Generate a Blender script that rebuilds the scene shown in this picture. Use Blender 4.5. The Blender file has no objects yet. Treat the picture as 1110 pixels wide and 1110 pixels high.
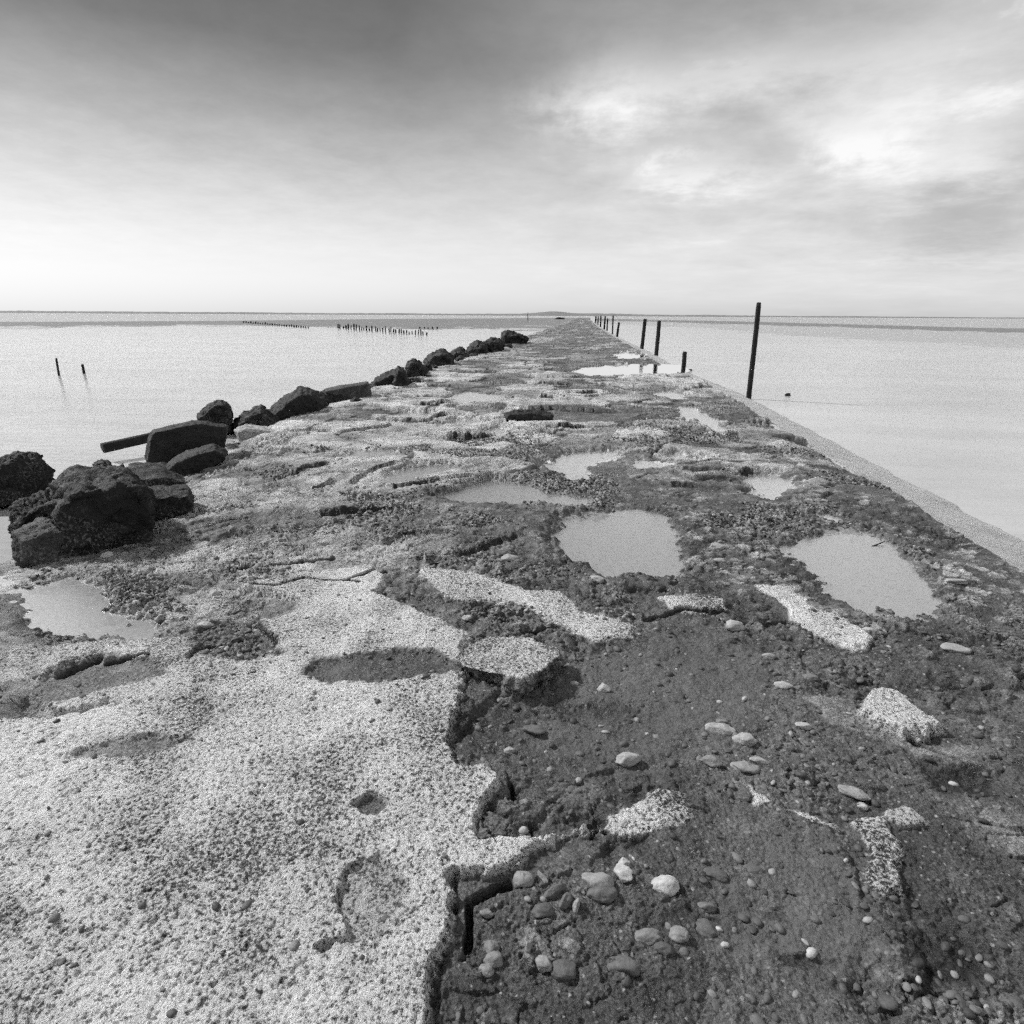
import bpy, bmesh, math, random
import numpy as np
from mathutils import Matrix, Vector

rng = np.random.default_rng(7)
random.seed(7)
scene = bpy.context.scene
COL = scene.collection

# ------------------------------------------------------------------ camera
F, CAM_H = 619.0, 1.5                       # focal length in photo pixels (1110 px wide), eye height
pitch = math.atan((555 - 341.8) / F)
yaw = math.atan(85 * math.cos(pitch) / F)
roll = 0.0056
ROT = (Matrix.Rotation(yaw, 3, 'Z') @ Matrix.Rotation(math.pi / 2 - pitch, 3, 'X') @ Matrix.Rotation(roll, 3, 'Z'))
cam_data = bpy.data.cameras.new('camera')
cam = bpy.data.objects.new('camera', cam_data)
COL.objects.link(cam)
cam.matrix_world = Matrix.Translation((0, 0, CAM_H)) @ ROT.to_4x4()
cam_data.sensor_width = 36
cam_data.lens = 36 * F / 1110
cam_data.clip_start = 0.02
cam_data.clip_end = 60000
scene.camera = cam

# ------------------------------------------------------------------ world, sun, exposure
SUN_EL, SUN_AZ = math.radians(41), math.radians(-74)     # azimuth from +Y, negative = left
SKY_STRENGTH = 0.1
world = bpy.data.worlds.new('World')
scene.world = world
world.use_nodes = True
nt = world.node_tree
nt.nodes.clear()


# cloud masses: azimuth and elevation of the centre, half widths (degrees), amount
CLOUDS = [(1.5, 16.4, 4.4, 2.9, 0.75), (8.7, 11.0, 5.1, 1.4, 0.7), (20.6, 12.2, 2.9, 1.9, 0.9), (25.8, 10.1, 5.1, 2.6, 0.6), (10.8, 17.4, 7.7, 2.2, 0.45), (21.2, 16.0, 9.4, 3.1, 0.45), (-4.1, 17.0, 3.4, 1.2, 0.3), (6.3, 12.6, 1.5, 0.7, 0.5)]


def node(t, kind, **kw):
    n = t.nodes.new(kind)
    for k, v in kw.items():
        setattr(n, k, v)
    return n


def link(t, a, b):
    t.links.new(a, b)


def ramp(t, pts, fac, mode='LINEAR'):
    r = node(t, 'ShaderNodeValToRGB')
    r.color_ramp.interpolation = mode
    els = r.color_ramp.elements
    while len(els) > 1:
        els.remove(els[-1])
    els[0].position, els[0].color = pts[0][0], (pts[0][1],) * 3 + (1,)
    for p, v in pts[1:]:
        e = els.new(p)
        e.color = (v, v, v, 1)
    link(t, fac, r.inputs[0])
    return r.outputs[0]


def mth(t, op, a, b=None, c=None, clamp=False):
    n = node(t, 'ShaderNodeMath', operation=op, use_clamp=clamp)
    for i, v in enumerate((a, b, c)):
        if v is None:
            continue
        if isinstance(v, (int, float)):
            n.inputs[i].default_value = v
        else:
            link(t, v, n.inputs[i])
    return n.outputs[0]


def noise_tex(t, vec, scale, detail=4, rough=.55, dist=0.0):
    n = node(t, 'ShaderNodeTexNoise')
    n.inputs['Scale'].default_value = scale
    n.inputs['Detail'].default_value = detail
    n.inputs['Roughness'].default_value = rough
    n.inputs['Distortion'].default_value = dist
    if vec is not None:
        link(t, vec, n.inputs['Vector'])
    return n.outputs['Fac']


sky = node(nt, 'ShaderNodeTexSky', sky_type='NISHITA')
sky.sun_disc = False
sky.sun_elevation = SUN_EL
sky.sun_rotation = SUN_AZ
sky.air_density = 1.0
sky.dust_density = 2.0
bw = node(nt, 'ShaderNodeRGBToBW')
link(nt, sky.outputs[0], bw.inputs[0])
tc = node(nt, 'ShaderNodeTexCoord')
sep = node(nt, 'ShaderNodeSeparateXYZ')
link(nt, tc.outputs['Generated'], sep.inputs[0])
elev = mth(nt, 'MAXIMUM', sep.outputs['Z'], 0.0)
# dark filtered band above a bright horizon; unseen sky higher up brightened to light the ground
grad = ramp(nt, [(0, .84), (.05, .84), (.10, .79), (.16, .66), (.22, .50), (.28, .34), (.335, .20), (.42, .15), (.55, .20), (.75, .32), (1, .36)], elev)
# clouds: projected on a flat layer so that they flatten towards the horizon
zc = mth(nt, 'ADD', elev, .12)
cx = mth(nt, 'DIVIDE', sep.outputs['X'], zc)
cy = mth(nt, 'DIVIDE', sep.outputs['Y'], zc)
cmb = node(nt, 'ShaderNodeCombineXYZ')
link(nt, cx, cmb.inputs[0])
link(nt, cy, cmb.inputs[1])
n1 = noise_tex(nt, cmb.outputs[0], 1.3, 10, .64, .2)
n2 = noise_tex(nt, cmb.outputs[0], .45, 4, .5, .2)
side = ramp(nt, [(.30, 0), (.85, 1)], mth(nt, 'ADD', mth(nt, 'MULTIPLY', sep.outputs['X'], .7), mth(nt, 'ADD', mth(nt, 'MULTIPLY', n2, .5), .27)))
cov = mth(nt, 'MULTIPLY', side, ramp(nt, [(.40, 0), (.66, 1)], n1))
veil = mth(nt, 'MULTIPLY', side, .68)
cov = mth(nt, 'MAXIMUM', cov, veil)
cloudv = ramp(nt, [(.3, .52), (.5, .78), (.66, 1.0)], n1)
az = mth(nt, 'ARCTAN2', sep.outputs['X'], sep.outputs['Y'])
el = mth(nt, 'ARCSINE', sep.outputs['Z'])
nd = noise_tex(nt, tc.outputs['Generated'], 9, 9, .66, .1)
nd2 = noise_tex(nt, cmb.outputs[0], 2.6, 9, .68, .15)
azn = mth(nt, 'ADD', az, mth(nt, 'MULTIPLY', mth(nt, 'SUBTRACT', nd, .5), .22))
eln = mth(nt, 'ADD', el, mth(nt, 'MULTIPLY', mth(nt, 'SUBTRACT', nd2, .5), .10))


def blob(a0, e0, ra, re):
    d = mth(nt, 'ADD', mth(nt, 'POWER', mth(nt, 'ABSOLUTE', mth(nt, 'DIVIDE', mth(nt, 'SUBTRACT', azn, math.radians(a0)), math.radians(ra))), 2.0),
            mth(nt, 'POWER', mth(nt, 'ABSOLUTE', mth(nt, 'DIVIDE', mth(nt, 'SUBTRACT', eln, math.radians(e0)), math.radians(re))), 2.0))
    return mth(nt, 'EXPONENT', mth(nt, 'MULTIPLY', d, -1.0))


white = None
for a0, e0, ra, re, k in CLOUDS:
    q = mth(nt, 'MULTIPLY', blob(a0, e0, ra, re), k)
    white = q if white is None else mth(nt, 'ADD', white, q)
white = mth(nt, 'MULTIPLY', white, ramp(nt, [(.3, .35), (.6, 1.1)], nd2), clamp=True)
grey = mth(nt, 'MULTIPLY', blob(28, 6.9, 7, 2.6), .6)
mx = node(nt, 'ShaderNodeMix', data_type='RGBA')
wisp = noise_tex(nt, cmb.outputs[0], 3.4, 12, .72, .1)
high = ramp(nt, [(.04, 0), (.2, 1)], elev)
wv = mth(nt, 'ADD', 1.0, mth(nt, 'MULTIPLY', mth(nt, 'MULTIPLY', mth(nt, 'SUBTRACT', wisp, .5), .5), high))
grad = mth(nt, 'MULTIPLY', grad, wv)
cov = mth(nt, 'MULTIPLY', cov, ramp(nt, [(.02, .25), (.13, 1)], elev))
link(nt, cov, mx.inputs[0])
link(nt, grad, mx.inputs[6])
link(nt, cloudv, mx.inputs[7])
rgb2 = node(nt, 'ShaderNodeRGBToBW')
mxb = node(nt, 'ShaderNodeMix', data_type='RGBA')
mxb.inputs[7].default_value = (1.05, 1.05, 1.05, 1)
link(nt, white, mxb.inputs[0])
link(nt, mx.outputs[2], mxb.inputs[6])
mxc = node(nt, 'ShaderNodeMix', data_type='RGBA')
mxc.inputs[7].default_value = (.34, .34, .34, 1)
link(nt, grey, mxc.inputs[0])
link(nt, mxb.outputs[2], mxc.inputs[6])
link(nt, mxc.outputs[2], rgb2.inputs[0])
# the tonal map scales the black-and-white sky; NORM brings the Nishita radiance to about one
NORM = ramp(nt, [(0, .2), (1, .2)], elev)
bws = mth(nt, 'POWER', mth(nt, 'MAXIMUM', bw.outputs[0], .01), .25)
val = mth(nt, 'MULTIPLY', rgb2.outputs[0], bws)
val = mth(nt, 'MULTIPLY', val, 7.0)
bg = node(nt, 'ShaderNodeBackground')
bg.inputs['Strength'].default_value = SKY_STRENGTH
link(nt, val, bg.inputs['Color'])
wo = node(nt, 'ShaderNodeOutputWorld')
link(nt, bg.outputs[0], wo.inputs[0])

sun_data = bpy.data.lights.new('sun', 'SUN')
sun_data.energy = 4.4
sun_data.angle = math.radians(4)
sun_data.color = (1, 1, 1)                 # a black-and-white photograph
sun = bpy.data.objects.new('sun', sun_data)
COL.objects.link(sun)
sd = Vector((math.sin(SUN_AZ) * math.cos(SUN_EL), math.cos(SUN_AZ) * math.cos(SUN_EL), math.sin(SUN_EL)))
sun.rotation_euler = sd.to_track_quat('Z', 'Y').to_euler()

scene.view_settings.view_transform = 'Standard'
scene.view_settings.look = 'None'
scene.view_settings.exposure = 0.0
scene.view_settings.gamma = 1.0
scene.cycles.max_bounces = 6
scene.cycles.use_denoising = False
scene.cycles.use_adaptive_sampling = True
scene.cycles.adaptive_threshold = .1
scene.cycles.adaptive_min_samples = 12

# ------------------------------------------------------------------ helpers
RN = np.array(ROT)


def cast(px, py, z=0.0):
    """photo pixel -> point on the horizontal plane z"""
    v = RN @ np.array([px - 555.0, 555.0 - py, -F])
    t = (z - CAM_H) / v[2]
    return np.array([v[0] * t, v[1] * t, z])


def cast_depth(px, py, P, nrm):
    """photo pixel -> point on the vertical plane through P"""
    v = RN @ np.array([px - 555.0, 555.0 - py, -F])
    o = np.array([0, 0, CAM_H])
    return o + v * (np.dot(P - o, nrm) / np.dot(v, nrm))


def h32(ix, iy, seed, iz=None):
    a = ix.astype(np.int64).astype(np.uint32) * np.uint32(374761393)
    a += iy.astype(np.int64).astype(np.uint32) * np.uint32(668265263)
    if iz is not None:
        a += iz.astype(np.int64).astype(np.uint32) * np.uint32(2147483647 - 58)
    a += np.uint32((seed * 144665 + 12345) % (2 ** 32))
    a = (a ^ (a >> np.uint32(13))) * np.uint32(1274126177)
    a = (a ^ (a >> np.uint32(16))) * np.uint32(2246822519)
    a = a ^ (a >> np.uint32(15))
    return (a & np.uint32(0xFFFFFF)).astype(np.float32) / np.float32(0xFFFFFF)


def vnoise(x, y, seed=0):
    ix, iy = np.floor(x), np.floor(y)
    fx, fy = (x - ix).astype(np.float32), (y - iy).astype(np.float32)
    fx, fy = fx * fx * (3 - 2 * fx), fy * fy * (3 - 2 * fy)
    a, b = h32(ix, iy, seed), h32(ix + 1, iy, seed)
    c, d = h32(ix, iy + 1, seed), h32(ix + 1, iy + 1, seed)
    return (a + (b - a) * fx) * (1 - fy) + (c + (d - c) * fx) * fy


def fbm(x, y, octv=4, seed=0, gain=.5):
    s = np.zeros(x.shape, np.float32)
    a, n = 1.0, 0.0
    c, sn = math.cos(.6), math.sin(.6)
    for o in range(octv):
        s += a * (vnoise(x, y, seed + o * 17) - .5)
        n += a
        a *= gain
        x, y = 2.03 * (c * x - sn * y) + 3.1, 2.03 * (sn * x + c * y) + 1.7
    return s / n * 2          # about -1 .. 1


def worley(x, y, seed=0, jit=1.0):
    ix, iy = np.floor(x), np.floor(y)
    f1 = np.full(x.shape, 9, np.float32)
    f2 = np.full(x.shape, 9, np.float32)
    idr = np.zeros(x.shape, np.float32)
    for dx in (-1, 0, 1):
        for dy in (-1, 0, 1):
            cxx, cyy = ix + dx, iy + dy
            d = np.hypot(cxx + .5 + jit * (h32(cxx, cyy, seed) - .5) - x, cyy + .5 + jit * (h32(cxx, cyy, seed + 1) - .5) - y).astype(np.float32)
            r = h32(cxx, cyy, seed + 2)
            nearer = d < f1
            f2 = np.where(nearer, f1, np.minimum(f2, d))
            idr = np.where(nearer, r, idr)
            f1 = np.where(nearer, d, f1)
    return f1, f2, idr


def vnoise3(p, seed):
    i = np.floor(p)
    f = (p - i).astype(np.float32)
    f = f * f * (3 - 2 * f)
    out = 0
    for dx in (0, 1):
        for dy in (0, 1):
            for dz in (0, 1):
                w = (f[:, 0] if dx else 1 - f[:, 0]) * (f[:, 1] if dy else 1 - f[:, 1]) * (f[:, 2] if dz else 1 - f[:, 2])
                out = out + w * h32(i[:, 0] + dx, i[:, 1] + dy, seed, i[:, 2] + dz)
    return out - .5


def fbm3(p, octv, seed, gain=.5):
    s, a = 0, 1.0
    for o in range(octv):
        s = s + a * vnoise3(p, seed + 31 * o)
        p = p * 2.07 + 1.3
        a *= gain
    return s


def sstep(a, b, x):
    t = np.clip((x - a) / (b - a), 0, 1)
    return t * t * (3 - 2 * t)


def poly_sdf(X, Y, P):
    """signed distance, negative inside"""
    d = np.full(X.shape, 1e9, np.float32)
    ins = np.zeros(X.shape, bool)
    n = len(P)
    for i in range(n):
        ax, ay = P[i][0], P[i][1]
        bx, by = P[(i + 1) % n][0], P[(i + 1) % n][1]
        ex, ey = bx - ax, by - ay
        wx, wy = X - ax, Y - ay
        t = np.clip((wx * ex + wy * ey) / (ex * ex + ey * ey + 1e-12), 0, 1)
        d = np.minimum(d, np.hypot(wx - ex * t, wy - ey * t))
        c1 = (ay <= Y) & (by > Y)
        c2 = (by <= Y) & (ay > Y)
        cr = ex * wy - ey * wx
        ins ^= (c1 & (cr > 0)) | (c2 & (cr < 0))
    return np.where(ins, -d, d)


def set_props(o, label=None, cat=None, group=None, kind=None):
    for k, v in (('label', label), ('category', cat), ('group', group), ('kind', kind)):
        if v:
            o[k] = v
    return o


def mesh_obj(name, verts, faces, mat, smooth=True):
    me = bpy.data.meshes.new(name)
    me.from_pydata([tuple(v) for v in verts], [], [tuple(f) for f in faces])
    me.materials.append(mat)
    if smooth:
        me.shade_smooth()
    o = bpy.data.objects.new(name, me)
    COL.objects.link(o)
    return o


def fast_mesh(name, V, Q, mat, attrs=None):
    """V (n,3), Q (m,k) numpy"""
    me = bpy.data.meshes.new(name)
    k = Q.shape[1]
    me.vertices.add(len(V))
    me.vertices.foreach_set('co', V.astype(np.float32).ravel())
    me.loops.add(Q.size)
    me.loops.foreach_set('vertex_index', Q.astype(np.int32).ravel())
    me.polygons.add(len(Q))
    me.polygons.foreach_set('loop_start', np.arange(0, Q.size, k, dtype=np.int32))
    me.update(calc_edges=True)
    for nm, arr in (attrs or {}).items():
        at = me.attributes.new(nm, 'FLOAT', 'POINT')
        at.data.foreach_set('value', arr.astype(np.float32).ravel())
    me.shade_smooth()
    me.materials.append(mat)
    o = bpy.data.objects.new(name, me)
    COL.objects.link(o)
    return o


def new_mat(name):
    m = bpy.data.materials.new(name)
    m.use_nodes = True
    t = m.node_tree
    b = t.nodes['Principled BSDF']
    return m, t, b


def attr(t, nm):
    a = node(t, 'ShaderNodeAttribute', attribute_name=nm)
    return a.outputs['Fac']


def mixf(t, f, a, b):
    n = node(t, 'ShaderNodeMix', data_type='FLOAT')
    for i, v in ((0, f), (2, a), (3, b)):
        if isinstance(v, (int, float)):
            n.inputs[i].default_value = v
        else:
            link(t, v, n.inputs[i])
    return n.outputs[0]


def voro(t, vec, scale, feature='F1', rnd=1.0):
    n = node(t, 'ShaderNodeTexVoronoi', feature=feature)
    n.inputs['Scale'].default_value = scale
    n.inputs['Randomness'].default_value = rnd
    link(t, vec, n.inputs['Vector'])
    return n


def bump(t, h, dist, strength=1.0, prev=None):
    n = node(t, 'ShaderNodeBump')
    n.inputs['Strength'].default_value = strength
    n.inputs['Distance'].default_value = dist
    link(t, h, n.inputs['Height'])
    if prev is not None:
        link(t, prev, n.inputs['Normal'])
    return n.outputs[0]


# ------------------------------------------------------------------ materials
def ground_material():
    m, t, b = new_mat('jetty_surface')
    tcn = node(t, 'ShaderNodeTexCoord')
    vec = tcn.outputs['Object']
    pale, dark, grav = attr(t, 'pale'), attr(t, 'dark'), attr(t, 'grav')
    # mud and wet sand
    n_big = noise_tex(t, vec, 2.6, 7, .65)
    n_mid = noise_tex(t, vec, 9, 6, .6)
    n_fin = noise_tex(t, vec, 160, 4, .65)
    mud = mth(t, 'MULTIPLY', mth(t, 'MULTIPLY', ramp(t, [(.25, .05), (.75, .13)], n_mid), ramp(t, [(.32, .42), (.5, .95), (.68, 1.7)], n_big)), ramp(t, [(.3, .35), (.5, .9), (.7, 1.9)], n_fin))
    fl = voro(t, vec, 75)
    flc = node(t, 'ShaderNodeSeparateColor')
    link(t, fl.outputs['Color'], flc.inputs[0])
    flm = mth(t, 'MULTIPLY', ramp(t, [(.80, 0), (.86, 1)], flc.outputs[0]), ramp(t, [(.28, 1), (.42, 0)], fl.outputs['Distance']))
    mud = mixf(t, flm, mud, mth(t, 'ADD', .10, mth(t, 'MULTIPLY', flc.outputs[1], .26)))
    dkm = mth(t, 'MULTIPLY', ramp(t, [(.14, 1), (.2, 0)], flc.outputs[0]), ramp(t, [(.3, 1), (.45, 0)], fl.outputs['Distance']))
    mud = mth(t, 'MULTIPLY', mud, mixf(t, dkm, 1.0, .3))
    # gravel: every stone its own tone
    v1 = voro(t, vec, 46)
    v2 = voro(t, vec, 120)
    s1 = node(t, 'ShaderNodeSeparateColor')
    link(t, v1.outputs['Color'], s1.inputs[0])
    s2 = node(t, 'ShaderNodeSeparateColor')
    link(t, v2.outputs['Color'], s2.inputs[0])
    g1 = ramp(t, [(0, .03), (.5, .10), (.78, .24), (1, .55)], s1.outputs[0])
    g2 = ramp(t, [(0, .025), (.55, .11), (.82, .27), (1, .6)], s2.outputs[1])
    gcol = mixf(t, .5, g1, g2)
    low = mixf(t, grav, mud, gcol)
    # rough concrete / barnacled crust with dark pits
    nz = noise_tex(t, vec, 95, 5, .7)
    nz2 = noise_tex(t, vec, 240, 3, .6)
    cl = mth(t, 'ADD', mth(t, 'MULTIPLY', noise_tex(t, vec, 5, 5, .6), .5), mth(t, 'MULTIPLY', noise_tex(t, vec, 1.3, 5, .6), .5))
    thr = mth(t, 'ADD', nz, mth(t, 'MULTIPLY', mth(t, 'SUBTRACT', cl, .5), .55))
    spk = ramp(t, [(.37, .05), (.43, .22), (.49, .68), (.66, .84)], thr)
    spk = mth(t, 'MULTIPLY', spk, ramp(t, [(.25, .6), (.5, 1), (.75, 1.12)], nz2))
    conc = mth(t, 'MULTIPLY', spk, ramp(t, [(.3, .72), (.6, 1.04)], cl))
    # crumbly transition between the two
    pn = mth(t, 'ADD', pale, mth(t, 'MULTIPLY', mth(t, 'SUBTRACT', noise_tex(t, vec, 16, 9, .72), .5), .75))
    pm = mth(t, 'MULTIPLY', ramp(t, [(.3, 0), (.62, 1)], pn), mth(t, 'ADD', mth(t, 'MULTIPLY', pale, .55), .45, clamp=True))
    col = mixf(t, pm, low, conc)
    silt, siltv = attr(t, 'silt'), attr(t, 'siltv')
    sm = ramp(t, [(.38, 0), (.6, 1)], mth(t, 'ADD', silt, mth(t, 'MULTIPLY', mth(t, 'SUBTRACT', noise_tex(t, vec, 12, 8, .7), .5), .7)))
    scol = mth(t, 'MULTIPLY', siltv, ramp(t, [(.25, .82), (.5, 1), (.75, 1.12)], n_fin))
    col = mixf(t, sm, col, scol)
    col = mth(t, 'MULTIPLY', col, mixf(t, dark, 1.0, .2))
    link(t, col, b.inputs['Base Color'])
    rough = mixf(t, pm, ramp(t, [(.3, .32), (.7, .75)], n_mid), .9)
    link(t, rough, b.inputs['Roughness'])
    b.inputs['Specular IOR Level'].default_value = .35
    hb = mth(t, 'ADD', mth(t, 'MULTIPLY', v1.outputs['Distance'], mth(t, 'MULTIPLY', grav, -.8)), mth(t, 'ADD', mth(t, 'MULTIPLY', nz, mixf(t, pm, .25, 1.0)), mth(t, 'MULTIPLY', n_fin, .3)))
    link(t, bump(t, hb, .016, 1.0), b.inputs['Normal'])
    return m


def sea_material():
    """milky shallow water; the sandy bottom darkens into weed further out"""
    m, t, b = new_mat('sea_water')
    tcn = node(t, 'ShaderNodeTexCoord')
    mp = node(t, 'ShaderNodeMapping')
    mp.inputs['Scale'].default_value = (.35, 1, 1)
    link(t, tcn.outputs['Object'], mp.inputs['Vector'])
    vec = mp.outputs[0]
    sp = node(t, 'ShaderNodeSeparateXYZ')
    link(t, tcn.outputs['Object'], sp.inputs[0])
    n1_ = noise_tex(t, vec, .06, 6, .6)
    yy = mth(t, 'ADD', sp.outputs['Y'], mth(t, 'MULTIPLY', mth(t, 'SUBTRACT', n1_, .5), 60))
    deep = ramp(t, [(0, .48), (.16, .45), (.30, .36), (.5, .30), (1, .28)], mth(t, 'DIVIDE', yy, 160, clamp=True))
    big = noise_tex(t, vec, .5, 8, .66)
    v = mth(t, 'MULTIPLY', ramp(t, [(.3, .80), (.7, 1.16)], big), deep)
    link(t, v, b.inputs['Base Color'])
    b.inputs['Roughness'].default_value = .14
    b.inputs['IOR'].default_value = 1.33
    rip = noise_tex(t, vec, 5, 6, .62)
    swell = noise_tex(t, vec, .8, 3, .5)
    nb = bump(t, swell, .05, .5)
    link(t, bump(t, rip, .025, .55, nb), b.inputs['Normal'])
    return m


def puddle_material(name, rough, amount):
    """a few millimetres of still water: clear, with only its surface reflection"""
    m = bpy.data.materials.new(name)
    m.use_nodes = True
    t = m.node_tree
    t.nodes.clear()
    tcn = node(t, 'ShaderNodeTexCoord')
    nb = bump(t, noise_tex(t, tcn.outputs['Object'], 45, 4, .6), .0012, .5)
    fr = node(t, 'ShaderNodeFresnel')
    fr.inputs['IOR'].default_value = 1.33
    link(t, nb, fr.inputs['Normal'])
    tr_ = node(t, 'ShaderNodeBsdfTransparent')
    tr_.inputs['Color'].default_value = (.93, .93, .93, 1)
    gl = node(t, 'ShaderNodeBsdfGlossy')
    gl.inputs['Roughness'].default_value = rough
    gl.inputs['Color'].default_value = (1, 1, 1, 1)
    link(t, nb, gl.inputs['Normal'])
    mxs = node(t, 'ShaderNodeMixShader')
    link(t, mth(t, 'MULTIPLY', fr.outputs[0], amount), mxs.inputs[0])
    link(t, tr_.outputs[0], mxs.inputs[1])
    link(t, gl.outputs[0], mxs.inputs[2])
    out = node(t, 'ShaderNodeOutputMaterial')
    link(t, mxs.outputs[0], out.inputs[0])
    return m


def rock_material(name, lo, hi, speck, rough=.7):
    m, t, b = new_mat(name)
    tcn = node(t, 'ShaderNodeTexCoord')
    vec = tcn.outputs['Object']
    a = noise_tex(t, vec, 6, 6, .65)
    f = noise_tex(t, vec, 90, 4, .7)
    base = mth(t, 'MULTIPLY', ramp(t, [(.3, lo), (.7, hi)], a), ramp(t, [(.3, .5), (.7, 1.5)], f))
    if speck:
        v = ramp(t, [(.50, 0), (.62, 1)], noise_tex(t, vec, 55, 5, .7))
        zone = ramp(t, [(.44, 0), (.58, 1)], noise_tex(t, vec, 3.2, 4, .6))
        base = mixf(t, mth(t, 'MULTIPLY', v, zone), base, speck)
    link(t, base, b.inputs['Base Color'])
    b.inputs['Roughness'].default_value = rough
    b.inputs['Specular IOR Level'].default_value = .3
    h = mth(t, 'ADD', a, mth(t, 'MULTIPLY', f, .35))
    link(t, bump(t, h, .03, .8), b.inputs['Normal'])
    return m


def stone_material():
    m, t, b = new_mat('beach_stone')
    tcn = node(t, 'ShaderNodeTexCoord')
    vec = tcn.outputs['Object']
    tone = attr(t, 'tone')
    f = noise_tex(t, vec, 120, 5, .7)
    g = noise_tex(t, vec, 25, 4, .6)
    c = mth(t, 'MULTIPLY', tone, ramp(t, [(.3, .75), (.7, 1.2)], f))
    c = mth(t, 'MULTIPLY', c, ramp(t, [(.35, .8), (.65, 1.1)], g))
    link(t, c, b.inputs['Base Color'])
    b.inputs['Roughness'].default_value = .6
    b.inputs['Specular IOR Level'].default_value = .35
    link(t, bump(t, f, .004, .6), b.inputs['Normal'])
    return m


M_GROUND = ground_material()
M_SEA = sea_material()
M_PUDDLE = puddle_material('puddle_water', .28, .75)
M_POOL = puddle_material('pool_water', .04, 1.0)
M_ROCK = rock_material('dark_wet_rock', .006, .024, .15)
M_ROCK_TOP = rock_material('grey_rock', .03, .08, .2)
M_SLAB = rock_material('dark_slab', .016, .038, None)
M_CONC = rock_material('pale_concrete', .25, .5, .55, .9)
M_WOOD = rock_material('dark_timber', .012, .028, None, .75)
M_FLAT = rock_material('mudflat_sand', .16, .25, None, .9)
M_BANK = rock_material('wet_sandbank', .34, .46, None, .8)
M_SHORE = rock_material('far_shore_land', .17, .24, None, .9)
M_STONE = stone_material()

# ------------------------------------------------------------------ the jetty surface
ZW = -0.18                                   # water level
_ry = np.array([-4, 14, 20, 28, 34, 52, 80, 140, 400.])
_rx = np.array([3.5, 3.5, 3.05, 2.98, 2.8, 2.3, 1.8, 1.1, -1.])
_ly = np.array([-4, 3.2, 4.2, 5.2, 8, 12, 17, 25, 45, 80, 140, 400.])
_lx = np.array([-3.75, -3.55, -3.45, -3.95, -4.5, -4.6, -4.7, -4.5, -4.9, -5.2, -6, -9.])

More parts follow.
